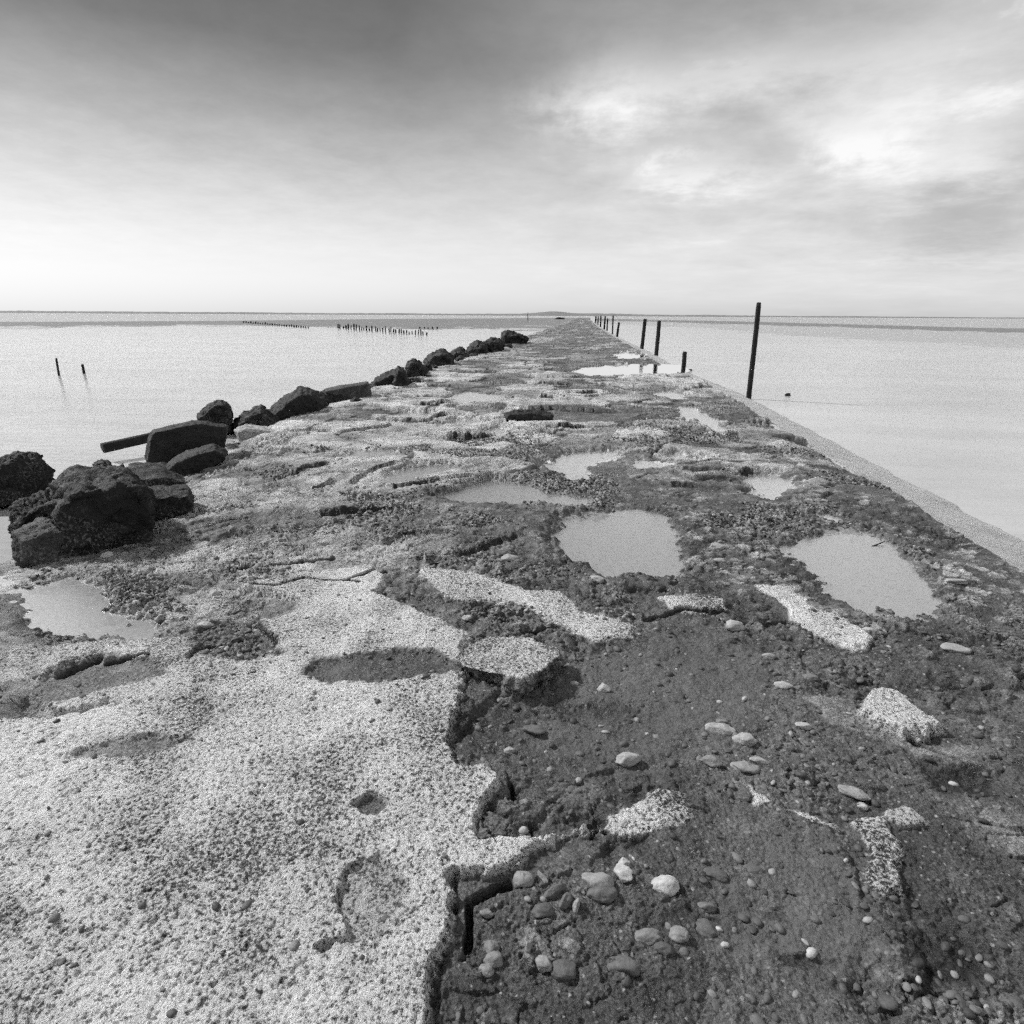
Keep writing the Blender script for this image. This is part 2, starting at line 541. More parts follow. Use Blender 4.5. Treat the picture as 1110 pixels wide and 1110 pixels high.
# traced features: (polygon in photo pixels, height, pale, dark, gravel, edge softness m)
BIG = [(-100, 1200), (-100, 772), (55, 778), (120, 762), (200, 745), (260, 722), (320, 715), (400, 712), (470, 715), (500, 722), (495, 750), (492, 770),
       (488, 800), (492, 816), (502, 823), (533, 826), (545, 834), (549, 846), (531, 858), (525, 873), (510, 900), (520, 908), (560, 905), (600, 897), (634, 888),
       (640, 895), (610, 905), (576, 914), (548, 929), (527, 941), (492, 947), (495, 971), (492, 1011), (478, 1035), (472, 1054), (463, 1200)]
TERR = [(455, 1200), (472, 1054), (492, 947), (527, 938), (576, 912), (634, 892), (668, 897), (655, 915), (636, 935), (600, 940), (556, 958), (545, 972), (528, 980),
        (512, 984), (509, 1000), (506, 1036), (488, 1060), (480, 1200)]
FEAT = [
    (TERR, .040, .16, 0, .10, .010),
    ([(580, 735), (700, 690), (780, 680), (850, 720), (830, 790), (720, 830), (560, 850), (555, 790), (590, 760)], -.010, .13, 0, .22, .16),
    ([(800, 895), (900, 900), (960, 1000), (970, 1070), (780, 1070), (760, 980)], -.010, .12, 0, .22, .16),
    (BIG, .060, .95, 0, 0, .010),
    ([(40, 740), (60, 700), (120, 690), (200, 690), (230, 675), (300, 670), (330, 655), (300, 640), (262, 632), (330, 618), (400, 612), (416, 622), (408, 640), (440, 655),
      (480, 670), (505, 690), (503, 705), (495, 730), (440, 725), (380, 722), (335, 730), (300, 722), (260, 728), (190, 752), (100, 764), (40, 768)], .06, .78, 0, .05, .02),
    ([(205, 720), (222, 690), (250, 676), (270, 680), (300, 705), (312, 722), (270, 728)], -.03, .25, .25, .6, .03),
    ([(70, 735), (110, 722), (165, 722), (190, 742), (150, 752), (60, 772), (20, 790), (20, 770)], -.03, .40, .15, .1, .03),  # shaded hollow, its shade put into the tone
    ([(328, 745), (345, 728), (400, 724), (440, 718), (480, 726), (500, 738), (470, 742), (420, 748), (360, 754)], -.022, .14, .15, .2, .03),
    ([(92, 828), (125, 816), (165, 812), (215, 816), (190, 824), (140, 832)], -.02, .45, .1, .0, .02),
    ([(388, 884), (402, 876), (416, 884), (410, 893), (394, 894)], -.025, .35, .2, .0, .012),
    ([(340, 1050), (380, 1030), (365, 990), (372, 955), (410, 945), (440, 972), (442, 1000), (410, 1025)], -.018, .72, .25, .0, .012),
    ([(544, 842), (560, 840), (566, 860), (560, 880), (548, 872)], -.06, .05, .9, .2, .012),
    ([(452, 612), (472, 612), (509, 615), (576, 635), (607, 638), (631, 659), (689, 674), (683, 684), (643, 688), (625, 677), (591, 665), (564, 650), (524, 649), (481, 638)], .055, .85, 0, 0, .015),
    ([(719, 643), (750, 641), (784, 645), (783, 657), (739, 658)], .05, .85, 0, 0, .015),
    ([(820, 629), (856, 633), (882, 652), (921, 665), (943, 685), (927, 694), (901, 681), (872, 671), (851, 652)], .055, .9, 0, 0, .015),
    ([(878, 752), (925, 752), (955, 785), (1000, 803), (1070, 805), (1070, 838), (1000, 818), (940, 793), (900, 775)], .03, .42, 0, 0, .02),
    ([(938, 740), (969, 745), (995, 762), (1027, 784), (992, 791), (966, 785), (937, 763)], .065, .9, 0, 0, .015),
    ([(650, 889), (686, 866), (705, 850), (742, 851), (753, 878), (736, 890), (700, 895)], .05, .95, 0, 0, .012),
    ([(927, 883), (959, 880), (971, 900), (974, 920), (983, 963), (956, 960), (938, 939), (950, 922), (940, 900)], .045, .95, 0, 0, .012),
    ([(805, 846), (817, 848), (836, 863), (820, 866)], .04, .9, 0, 0, .010),
    ([(843, 867), (862, 871), (907, 890), (881, 885), (846, 875)], .035, .85, 0, 0, .010),
    ([(968, 877), (990, 874), (1008, 884), (980, 888)], .035, .6, 0, 0, .010),
    ([(975, 1008), (1020, 998), (1060, 1015), (1090, 1070), (1005, 1070), (985, 1040)], -.015, .0, 1.0, .4, .05),
    ([(985, 822), (1060, 836), (1090, 862), (1020, 856)], -.02, .02, .9, .3, .03),
    ([(600, 770), (640, 762), (690, 768), (660, 778)], -.006, .1, .45, .1, .03),
    ([(520, 770), (560, 762), (585, 775), (555, 790), (525, 792)], -.012, .08, .6, .3, .03),
    ([(835, 1038), (855, 1034), (872, 1040), (858, 1047)], -.01, .05, .8, .1, .015),
    ([(825, 985), (845, 982), (852, 1000), (838, 998)], -.01, .05, .7, .1, .015),
    ([(566, 371), (585, 366), (606, 366), (590, 372)], .02, .75, 0, 0, .02),
    ([(528, 386), (548, 380), (575, 381), (556, 387)], .02, .7, 0, 0, .02),
    ([(600, 388), (640, 384), (660, 387), (620, 391)], .02, .6, 0, 0, .02),
    ([(470, 413), (500, 403), (530, 405), (505, 413)], .03, .7, 0, 0, .02),
    ([(560, 410), (600, 407), (625, 411), (585, 415)], .03, .55, 0, 0, .02),
    ([(655, 415), (690, 412), (715, 417), (680, 420)], .03, .6, 0, 0, .02),
    ([(366, 492), (400, 487), (441, 488), (439, 496), (381, 498)], .05, .72, 0, 0, .012),
    ([(446, 487), (482, 490), (496, 494), (449, 498)], .05, .7, 0, 0, .012),
    ([(464, 477), (494, 472), (508, 483), (472, 485)], .05, .75, 0, 0, .012),
    ([(511, 482), (547, 475), (558, 479), (540, 484)], .045, .7, 0, 0, .012),
    ([(468, 463), (500, 452), (556, 457), (552, 470), (506, 472)], .06, .72, 0, 0, .012),
    ([(480, 431), (511, 423), (555, 429), (527, 438), (498, 439)], .05, .7, 0, 0, .012),
    ([(405, 455), (436, 445), (478, 446), (464, 456), (430, 460)], .05, .72, 0, 0, .012),
    ([(555, 437), (580, 430), (640, 432), (648, 442), (606, 441), (560, 441)], .05, .55, 0, 0, .012),
    ([(600, 455), (650, 450), (672, 458), (630, 463)], .04, .55, 0, 0, .012),
    ([(545, 450), (575, 440), (640, 438), (690, 448), (680, 456), (560, 458)], .035, .3, 0, 0, .02),
]
# gaps and undercut lips: (line in photo pixels, width in pixels, depth)
GAPS = [
    ([(553, 442), (575, 443), (604, 442.5)], 3.5, .06), ([(604, 444), (625, 444), (648, 446)], 2.2, .04), ([(503, 476), (525, 474.5), (551, 471)], 3.6, .06),
    ([(484, 474), (504, 476)], 2, .04), ([(594, 393.5), (607, 393.5)], 2, .05), ([(609, 402), (619, 402)], 2.2, .05), ([(589, 401), (596, 401)], 2, .05),
    ([(536, 415), (546, 415)], 2.2, .05), ([(588, 417), (616, 417)], 1.8, .04), ([(520, 403), (533, 403)], 1.8, .04), ([(558, 431), (590, 431.5)], 2, .045),
    ([(462, 439), (478, 438)], 2, .04), ([(620, 427), (642, 427)], 1.8, .04), ([(598, 464), (626, 464)], 2.4, .05), ([(446, 488), (444, 496)], 3, .04),
    ([(430, 456), (462, 457), (480, 452)], 1.8, .04), ([(380, 524), (400, 512), (428, 503)], 3.5, .04), ([(430, 528), (468, 524), (512, 520)], 3, .035),
    ([(349, 560), (385, 556), (417, 554)], 3, .035), ([(300, 519), (330, 510), (352, 505)], 2.5, .03), ([(833, 458), (846, 460), (857, 465)], 2.6, .05),
    ([(858, 476), (876, 483), (895, 492), (935, 511)], 2.2, .04), ([(804, 515), (815, 512), (828, 512)], 3, .04), ([(745, 510), (769, 512)], 4, .02), ([(733, 527), (750, 528)], 3, .03),
    ([(71, 739), (84, 733), (110, 724)], 7, .05), ([(118, 727), (140, 724), (163, 721)], 4, .03), ([(136, 671), (150, 674), (174, 674)], 5, .05), ([(110, 671), (134, 668)], 3, .03),
    ([(150, 698), (160, 692), (171, 686)], 3.5, .03), ([(54, 638), (68, 631), (84, 627)], 4, .04), ([(208, 725), (215, 716), (226, 709)], 6, .05), ([(226, 711), (250, 707), (262, 704)], 4, .03),
    ([(278, 684), (292, 697), (302, 709)], 3, .03), ([(508, 985), (509, 1010), (507, 1036)], 6, .06), ([(516, 982), (534, 972), (549, 965)], 8, .05),
    ([(985, 806), (1020, 820), (1060, 836)], 4, .04), ([(640, 914), (648, 900)], 3, .03),
    ([(250, 640), (300, 645), (330, 637), (390, 641)], 2.5, .02), ([(375, 640), (400, 630), (418, 622)], 3, .025), ([(420, 590), (450, 581), (480, 584)], 3.5, .03), ([(255, 620), (300, 614), (360, 607)], 4, .025),
    ([(505, 608), (530, 596), (560, 584)], 3.5, .03), ([(700, 676), (740, 664), (790, 668)], 4, .03), ([(560, 690), (600, 685)], 3, .02), ([(360, 522), (340, 530)], 3, .03),
]
# shallow water lying on the surface: (polygon, deep basin material or pale film)
PUDDLES = [
    ([(608, 560), (650, 554), (700, 553), (732, 560), (738, 590), (736, 622), (690, 628), (650, 622), (604, 607), (592, 588)], 0),
    ([(839, 592), (882, 576), (908, 571), (956, 579), (969, 589), (979, 602), (1011, 635), (1022, 668), (985, 673), (940, 662), (901, 646), (885, 626), (862, 609)], 0),
    ([(804, 518), (827, 512), (846, 513), (872, 523), (858, 536), (840, 543), (822, 538)], 1),
    ([(587, 503), (611, 491), (657, 487), (682, 491), (672, 498), (640, 505), (636, 521), (605, 520), (595, 512)], 1),
    ([(678, 503), (690, 498), (735, 503), (715, 509), (690, 508)], 1),
    ([(720, 494), (738, 490), (768, 498), (757, 504), (735, 500)], 1),
    ([(410, 522), (430, 509), (482, 503), (495, 508), (456, 519), (428, 525)], 0),
    ([(465, 537), (511, 526), (533, 521), (582, 524), (592, 532), (640, 541), (637, 551), (560, 546), (490, 545)], 0),
    ([(618, 403), (640, 397), (690, 394), (735, 396), (742, 402), (725, 407), (680, 407.5), (640, 407)], 1),
    ([(664, 384), (676, 381), (700, 384), (690, 389), (670, 389)], 1),
    ([(731, 442), (752, 440), (770, 450), (790, 466), (775, 470), (752, 455), (739, 458)], 1),
    ([(20, 640), (56, 634), (81, 627), (113, 635), (129, 662), (145, 673), (172, 680), (156, 696), (122, 697), (88, 692), (56, 688), (20, 680)], 0),
    ([(482, 430), (511, 424), (553, 430), (527, 437), (500, 438)], 1),
    ([(412, 453), (439, 446), (474, 447), (462, 454)], 1),
    ([(470, 462), (500, 453), (540, 458), (507, 463)], 1),
    ([(505, 474), (540, 463), (556, 466), (545, 474)], 1),
    ([(705, 427), (728, 424), (748, 432), (730, 434)], 1),
    ([(365, 497), (390, 488), (440, 490), (425, 497)], 0),
    ([(876, 556), (900, 556), (908, 566), (890, 564)], 1),
]


def grid_axes():
    ypx = np.concatenate([np.arange(1230, 700, -.55), np.arange(700, 356, -.42), np.arange(356, 346.4, -.25)])
    rows = np.array([cast(640, y)[1] for y in ypx])
    rows = np.concatenate([np.arange(-3, rows[0] - .02, .05), rows, np.linspace(rows[-1] + 5, 420, 24)])
    return rows


ROWS = grid_axes()
NC = 1150
u = np.linspace(-1, 1, NC)
XL_LIM = np.interp(ROWS, _ly, _lx) - 1.6
XR_LIM = np.interp(ROWS, _ry, _rx) + 1.3
half = .95 * np.maximum(ROWS * math.cos(pitch) + CAM_H * math.sin(pitch), .9) + .15
ctr = -.05 * ROWS
XS = np.empty((len(ROWS), NC))
for i in range(len(ROWS)):
    a, b_ = max(XL_LIM[i], ctr[i] - half[i]), min(XR_LIM[i], ctr[i] + half[i])
    xs_knots = [XL_LIM[i] - 1e-4, a, b_, XR_LIM[i] + 1e-4]
    XS[i] = np.interp(u, [-1, -.86, .86, 1], xs_knots)
X = XS.astype(np.float32).ravel()
Y = np.repeat(ROWS[:, None], NC, 1).astype(np.float32).ravel()

tr = X - np.interp(Y, _ry, _rx).astype(np.float32)
tl = np.interp(Y, _ly, _lx).astype(np.float32) - X
wob = fbm(Y * .8, X * .8, 4, 5) * .10
fine_fade = np.clip(1.25 - Y / 16, .22, 1)
farf = sstep(4.2, 6.5, Y) + 0 * X
apron = sstep(-.80, -.75, tr + wob * .6 + fbm(X * 9, Y * 9, 3, 77) * .05)

# broad unevenness, worn plates, gravel
macro = fbm(X * .7, Y * .7, 4, 11) * .022
wx = X + fbm(X * 1.3, Y * 1.3, 4, 21) * .38
wy = Y + fbm(X * 1.3, Y * 1.3, 4, 31) * .38
f1, f2, pid = worley(wx / .95, wy / .8, 41)
pl_edge = sstep(.015, .06, f2 - f1)
plate_h = np.clip(pid * 1.6 - .40, 0, 1) * pl_edge
plate_amt = (.062 * farf + .022 * (1 - farf))
g1, g1b, gid1 = worley(X / .055, Y / .055, 51)
g2, g2b, gid2 = worley(X / .024, Y / .024, 61)
gmask = sstep(-.12, .45, fbm(X * 1.6, Y * 1.6, 4, 71) + .15 - plate_h * .6)
stones = np.clip(1 - (g1 / (.28 + .3 * gid1)) ** 2, 0, 1) * .024 * (.3 + gid1) + np.clip(1 - (g2 / (.3 + .25 * gid2)) ** 2, 0, 1) * .010
rubble = np.abs(fbm(X * 5, Y * 5, 5, 81, .6)) * .05

Z = .02 + macro + plate_h * plate_amt
pale = (.16 + .58 * plate_h * farf + .26 * fbm(X * 1.3, Y * 1.3, 5, 91) + .40 * sstep(.3, -1.6, X) * sstep(14, 3, Y) * sstep(-.5, .4, fbm(X * .9, Y * 2.2, 4, 93))).astype(np.float32)
grav = (gmask * .9).astype(np.float32)
dark = (sstep(.25, .8, fbm(X * .9 + 9, Y * .9, 5, 95)) * .35).astype(np.float32)
dark += .35 * sstep(.16, .02, f2 - f1) * farf * sstep(.3, .6, fbm(X * 2, Y * 2, 3, 96) + .5)
silt = np.zeros_like(X)
siltv = np.full_like(X, .2)
smooth = np.zeros_like(X)                    # 1 where pebbles and rubble are suppressed


def to_poly(pts, z):
    return [tuple(cast(x, y, z)[:2]) for x, y in pts]


crumble = fbm(X * 6, Y * 6, 6, 101, .62)
crumb2 = fbm(X * 34, Y * 34, 4, 105, .6)
for pts, dh, pv, dv, gv, e in FEAT:
    P = to_poly(pts, max(dh, 0) + .02)
    pa = np.array(P)
    size = max(np.ptp(pa[:, 0]), .05)
    m = (X > pa[:, 0].min() - .3) & (X < pa[:, 0].max() + .3) & (Y > pa[:, 1].min() - .3) & (Y < pa[:, 1].max() + .3)
    idx = np.nonzero(m)[0]
    if not len(idx):
        continue
    dist = 1 + pa[:, 1].mean() * .15
    s = poly_sdf(X[idx], Y[idx], P) + (crumble[idx] * .040 + crumb2[idx] * .014) * dist
    k = sstep(e * dist, -e * dist, s)
    hvar = 1.0
    if 0.02 < dh < .058:
        dh = dh * .62
    if dh == -.010:     # level mud
        Z[idx] = Z[idx] * (1 - k) + (.012 + macro[idx] * .8 + crumble[idx] * .006) * k
    elif dh > 0.02:       # broken slabs: a worn, slightly hollow top
        base = .02 + macro[idx] * .5 + crumble[idx] * .008
        Z[idx] = np.maximum(Z[idx] * (1 - k) + (base + dh) * k, Z[idx] * (1 - k) + k * (base + dh))
    else:
        Z[idx] += dh * k
    k2 = sstep(e * dist * 1.2, -e * dist * .6, s)
    pale[idx] += (pv - pale[idx]) * k2
    if dh == -.010:
        silt[idx] = np.maximum(silt[idx] * (1 - k2), .52 * k2)
        siltv[idx] += (.115 - siltv[idx]) * (k2 > .01)
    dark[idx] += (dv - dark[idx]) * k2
    if dh != -.010:
        silt[idx] *= 1 - k2
    grav[idx] += (gv - grav[idx]) * k2
    smooth[idx] = np.maximum(smooth[idx] * (1 - k2), k2 * (1 - gv) * (.86 if dh == -.010 else 1))

for pts, wpx, dep in GAPS:
    P = np.array(to_poly(pts, .02))
    ym = P[:, 1].mean()
    # width in pixels is mostly foreshortened depth: keep it near 1 : 2.5 of the true gap
    mpp = math.hypot(ym, CAM_H) / F
    wd = wpx * mpp * (1 + .45 * ym)
    wd = min(wd, .22) * .5
    m = (X > P[:, 0].min() - .4) & (X < P[:, 0].max() + .4) & (Y > P[:, 1].min() - .6) & (Y < P[:, 1].max() + .6)
    idx = np.nonzero(m)[0]
    dd = np.full(len(idx), 9, np.float32)
    for (ax, ay), (bx, by) in zip(P[:-1], P[1:]):
        ex, ey = bx - ax, by - ay
        t_ = np.clip(((X[idx] - ax) * ex + (Y[idx] - ay) * ey) / (ex * ex + ey * ey + 1e-9), 0, 1)
        dd = np.minimum(dd, np.hypot(X[idx] - ax - ex * t_, Y[idx] - ay - ey * t_))
    dd += (crumble[idx] * .6 + crumb2[idx] * .35) * wd
    k = sstep(wd, wd * .5, dd)
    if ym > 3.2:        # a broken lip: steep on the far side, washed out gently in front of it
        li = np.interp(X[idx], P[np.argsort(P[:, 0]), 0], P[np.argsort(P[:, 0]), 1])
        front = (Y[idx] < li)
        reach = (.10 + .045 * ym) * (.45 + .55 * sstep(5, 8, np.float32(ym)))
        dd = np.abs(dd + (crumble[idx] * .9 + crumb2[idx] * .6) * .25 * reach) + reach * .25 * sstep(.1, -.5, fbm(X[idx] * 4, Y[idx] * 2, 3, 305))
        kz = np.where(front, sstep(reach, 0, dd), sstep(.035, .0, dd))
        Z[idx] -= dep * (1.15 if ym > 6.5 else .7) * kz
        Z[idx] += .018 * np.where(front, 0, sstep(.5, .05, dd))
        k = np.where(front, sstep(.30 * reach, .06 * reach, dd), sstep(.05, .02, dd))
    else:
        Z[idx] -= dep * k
    dark[idx] = np.maximum(dark[idx], .9 * k)  # wet weed and the shade of gaps and lips, painted into the colour
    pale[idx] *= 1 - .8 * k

# second, smaller set of broken plates between the large ones, and angular chips
h1_, h2_, hid = worley((X + .18 * fbm(X * 3, Y * 3, 3, 151)) / .34, (Y + .18 * fbm(X * 3, Y * 3, 3, 152)) / .30, 153)
small_pl = np.clip(hid * 1.6 - .7, 0, 1) * sstep(.02, .09, h2_ - h1_)
c1_, c2_, cid = worley((X + .03 * crumb2) / .085, (Y + .03 * crumble) / .085, 161)
d1_, d2_, did = worley(X / .042 + .3 * crumb2, Y / .042, 171)
chips = np.clip(cid * 1.5 - .5, 0, 1) * sstep(.02, .16, c2_ - c1_) * .024 + np.clip(did * 1.6 - .6, 0, 1) * sstep(.02, .2, d2_ - d1_) * .012
e1_, e2_, eid = worley(X / .013, Y / .013, 181)
grit = np.clip(1 - e1_ * 1.7, 0, 1) * .0065 * (.3 + eid)

# puddle basins
PUD_LEVEL = []
k_pud = np.zeros_like(X)
for pts, film in PUDDLES:
    P = to_poly(pts, .012)
    pa = np.array(P)
    m = (X > pa[:, 0].min() - .5) & (X < pa[:, 0].max() + .5) & (Y > pa[:, 1].min() - 2) & (Y < pa[:, 1].max() + 2)
    idx = np.nonzero(m)[0]
    s = poly_sdf(X[idx], Y[idx], P)
    dist = 1 + pa[:, 1].mean() * .12
    s = s + (crumble[idx] * .085 + crumb2[idx] * .03) * dist
    k = sstep(.06 * dist, -.05 * dist, s)
    rim = sstep(.30 * dist, .0, s)
    sk = sstep(.015 * dist, -.05 * dist, s + crumb2[idx] * .05 * dist)
    silt[idx] = np.maximum(silt[idx], sk)
    siltv[idx] += ((.60 if film else .27) - siltv[idx]) * (sk > .02)
    k_pud[idx] = np.maximum(k_pud[idx], k)
    Z[idx] = Z[idx] * (1 - rim) + np.maximum(Z[idx], .022) * rim
    Z[idx] = Z[idx] * (1 - k) + (-.009 + .014 * crumble[idx]) * k
    smooth[idx] = np.maximum(smooth[idx], k * .92)
    grav[idx] *= 1 - k * .6
    PUD_LEVEL.append((P, film))

smooth = np.maximum(smooth, .9 * farf * sstep(.08, .3, plate_h) * sstep(-.3, .2, fbm(X * 1.1, Y * 1.1, 3, 97) + .35 * sstep(.8, -1.2, X)))
rough_amt = (1 - smooth) * (1 - apron)
Z += stones * grav * rough_amt * fine_fade * 1.1
Z += small_pl * .040 * rough_amt * (.35 + .65 * farf)
pale += (small_pl * .5 * rough_amt * (.08 + .92 * farf)).astype(np.float32)
Z += chips * rough_amt * (.45 + .55 * grav) * np.clip(1.3 - Y / 30, .4, 1) * (1.2 - .45 * farf)
pale += (chips / .036 * (.30 + .35 * sstep(.2, 1.2, X) * sstep(2.2, 3.5, Y)) * rough_amt * (1 - pale) * sstep(9, 4, Y)).astype(np.float32)
pale *= 1 - .30 * sstep(9, 26, Y)
Z -= .006 * smooth * (k_pud > 0)
crev = 1 - np.abs(fbm(X * 3.2 + 3, Y * 3.2, 5, 191, .55)) * 5
crev = np.clip(crev, 0, 1) * rough_amt * sstep(-.1, .5, fbm(X * 1.2, Y * 1.2, 3, 192) + .2) * (1 - pale * .8)
Z -= .028 * crev
dark = np.maximum(dark, crev * .8)
Z += fbm(X * 2.4, Y * 2.4, 5, 195, .6) * .016 * (1 - apron) * (1 - k_pud) * (1 - .6 * smooth)
Z += grit * (1 - apron) * (1 - pale * .7) * (1 - .45 * smooth) * (1 - k_pud) * sstep(6, 3, Y)
Z += (rubble - .012) * rough_amt * (.35 + .5 * grav) * np.clip(1.2 - Y / 40, .4, 1) * (1 - .35 * farf)
Z += fbm(X * 22, Y * 22, 4, 111, .6) * .006 * (1 - apron * .92) * fine_fade
# pitted crust of the pale slabs
pit = sstep(.12, .55, fbm(X * 60, Y * 60, 3, 121, .6))
Z -= pit * .006 * pale * smooth * (1 - k_pud) * sstep(7, 2, Y)

# edges: smooth concrete apron on the right, rubble slope on the left
Z = Z * (1 - apron) + (-.005 - .178 * np.clip((tr + .75) / .75, -.2, 3) + fbm(X * 3, Y * 3, 5, 131) * .016) * apron
pale = pale * (1 - apron) + (.62 + .15 * fbm(X * 2, Y * 6, 4, 141)) * apron
grav *= 1 - apron
dark *= 1 - apron
silt = np.maximum(silt, .95 * apron)
siltv = np.where(apron > .3, .46 + .10 * fbm(X * 1.5, Y * 4, 5, 142), siltv)
ls = sstep(-.9, 1.6, tl + wob)
Z -= .62 * ls * ls
dark += .0 * ls
pale += .12 * sstep(-1.4, -.2, tl) * sstep(5, 7, Y) * (1 - apron)
pale = np.clip(pale, 0, 1)
dark = np.clip(dark, 0, 1)

NR = len(ROWS)
ii = np.arange(NR * NC).reshape(NR, NC)
Q = np.stack([ii[:-1, :-1], ii[:-1, 1:], ii[1:, 1:], ii[1:, :-1]], -1).reshape(-1, 4)
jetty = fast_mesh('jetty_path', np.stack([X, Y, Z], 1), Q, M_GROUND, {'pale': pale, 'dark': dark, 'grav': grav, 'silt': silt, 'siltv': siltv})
jetty['kind'] = 'structure'
ZG, GG = Z.reshape(NR, NC), (grav * rough_amt).reshape(NR, NC)


def ground(x, y, arr=ZG):
    r = min(max(int(np.searchsorted(ROWS, y)), 0), NR - 1)
    c = min(max(int(np.searchsorted(XS[r], x)), 0), NC - 1)
    return float(arr[r, c])


def hit(px, py):
    """photo pixel -> point on the jetty surface"""
    z = .03
    for _ in range(8):
        p = cast(px, py, z)
        z = .5 * z + .5 * ground(p[0], p[1])
    return cast(px, py, z)


for pi_, (P, film) in enumerate(PUD_LEVEL):
    pa = np.array(P)
    c = pa.mean(0)
    grow = 1 + .30 / max(.25, np.abs(pa - c).mean() * 2)
    w = (pa - c) * grow + c
    # finer rim so that the sheet follows the basin
    o = mesh_obj('puddle', [(x, y, .002 + .0006 * pi_) for x, y in w], [list(range(len(w)))], M_POOL if c[1] > 14 else M_PUDDLE, False)
    o['kind'] = 'structure'

# ------------------------------------------------------------------ sea, flats, far shore
S = 25000
sea = mesh_obj('sea', [(-S, -200, ZW), (S, -200, ZW), (S, S, ZW), (-S, S, ZW)], [(0, 1, 2, 3)], M_SEA, False)
sea['kind'] = 'structure'


def flat_sheet(name, top, bot, z, mat, n, seed, rag):
    """tidal flat between two pixel lines of the photograph: low sand rising just out of the water, dissolving
    into small banks and pools along its near rim"""
    tx, ty = zip(*top)
    bx, by = zip(*bot)
    xs = np.linspace(tx[0], tx[-1], n)
    far = np.interp(xs, tx, ty)
    near = np.interp(xs, bx, by) + fbm(xs * .03, xs * 0 + seed, 5, seed + 9) * 1.0
    R_ = 46
    f = np.linspace(0, 1, R_)[None, :]
    PY = far[:, None] + (np.maximum(near, far + .3) - far)[:, None] * f
    PX = np.repeat(xs[:, None], R_, 1)
    v = np.einsum('ij,jab->iab', RN, np.stack([PX - 555, 555 - PY, np.full(PX.shape, -F)]))
    t_ = (z - CAM_H) / v[2]
    WX, WY = v[0] * t_, v[1] * t_
    hgt = .05 * (1 - f ** 2) - .012 + .05 * fbm(WX / 9, WY / 3.0, 4, seed, .7) * (.3 + f) - .09 * f ** rag
    V = np.stack([WX, WY, z + hgt], -1).reshape(-1, 3)
    ii_ = np.arange(n * R_).reshape(n, R_)
    Q_ = np.stack([ii_[:-1, :-1], ii_[:-1, 1:], ii_[1:, 1:], ii_[1:, :-1]], -1).reshape(-1, 4)[:, ::-1]
    o = fast_mesh(name, V, Q_, mat)
    o['kind'] = 'structure'


HOR = lambda px: 341.8 + .0056 * (px - 555)
HT = [(px, HOR(px) + 1.0) for px in (-900, 300, 640)]
HT2 = [(px, HOR(px) + 1.0) for px in (645, 900, 2000)]
flat_sheet('wet_sandbank', HT, [(-900, 356), (-90, 361), (55, 359), (170, 357), (300, 355), (420, 357), (520, 359), (640, 361)], ZW + .02, M_BANK, 900, 25, 6)
flat_sheet('mudflat', [(-900, 346), (-90, 349.5), (55, 349), (240, 348), (400, 346), (640, 344.5)], [(-900, 350), (-90, 354.5), (55, 354), (150, 353), (260, 351.5), (340, 354), (420, 355.5), (520, 357), (640, 359)], ZW + .09, M_FLAT, 900, 3, 1.2)
flat_sheet('wet_sandbank', HT2, [(645, 352), (760, 358), (820, 364), (900, 371), (1060, 381), (1200, 388), (2000, 394)], ZW + .02, M_BANK, 900, 15, 6)
flat_sheet('mudflat', [(645, 345.5), (800, 348.5), (1060, 355.5), (1200, 358), (2000, 364)], [(645, 348), (760, 351), (900, 355.5), (1060, 361), (1200, 364), (2000, 372)], ZW + .09, M_FLAT, 900, 5, 1.2)
# far shore: a low strip of land on the horizon with a hump of dunes
V, Fc = [], []
D = 2600.0
for i, px in enumerate(np.arange(-1000, 2100, 2.0)):
    p = cast(px, 341.8 + .0056 * (px - 555) + 1.2, ZW)
    s = D / math.hypot(p[0], p[1])
    x, y = p[0] * s, p[1] * s
    hh = 4.5 + 3.0 * float(vnoise(np.array([px * .03]), np.array([.5]), 8)[0]) + 2.0 * float(vnoise(np.array([px * .25]), np.array([.5]), 9)[0])
    hh += 9 * math.exp(-((px - 598) / 17) ** 2) + 5 * math.exp(-((px - 640) / 60) ** 2)
    hh *= .55 + .45 * float(sstep(1100, 700, np.array([px]))[0])
    V += [(x * .97, y * .97, ZW - .3), (x, y, hh * .8), (x * 1.03, y * 1.03, hh), (x * 1.2, y * 1.2, ZW - .3)]
    if i:
        for k in range(3):
            a = (i - 1) * 4 + k
            Fc.append((a, a + 4, a + 5, a + 1))
shore = mesh_obj('far_shore', V, Fc, M_SHORE)
shore['kind'] = 'structure'


# ------------------------------------------------------------------ boulders
def hull_points(outline, P, nrm, T, keep=.72, front_drop=.0):
    pts = [cast_depth(x, y, P, nrm) for x, y in outline]
    c = np.mean(pts, axis=0)
    out = list(pts)
    for sgn, sc in ((-1, keep), (1, keep)):
        for p in pts:
            q = c + (p - c) * sc
            out.append(q + nrm * (T * .5 * sgn) * (1 if sgn > 0 else 1.0))
    return out


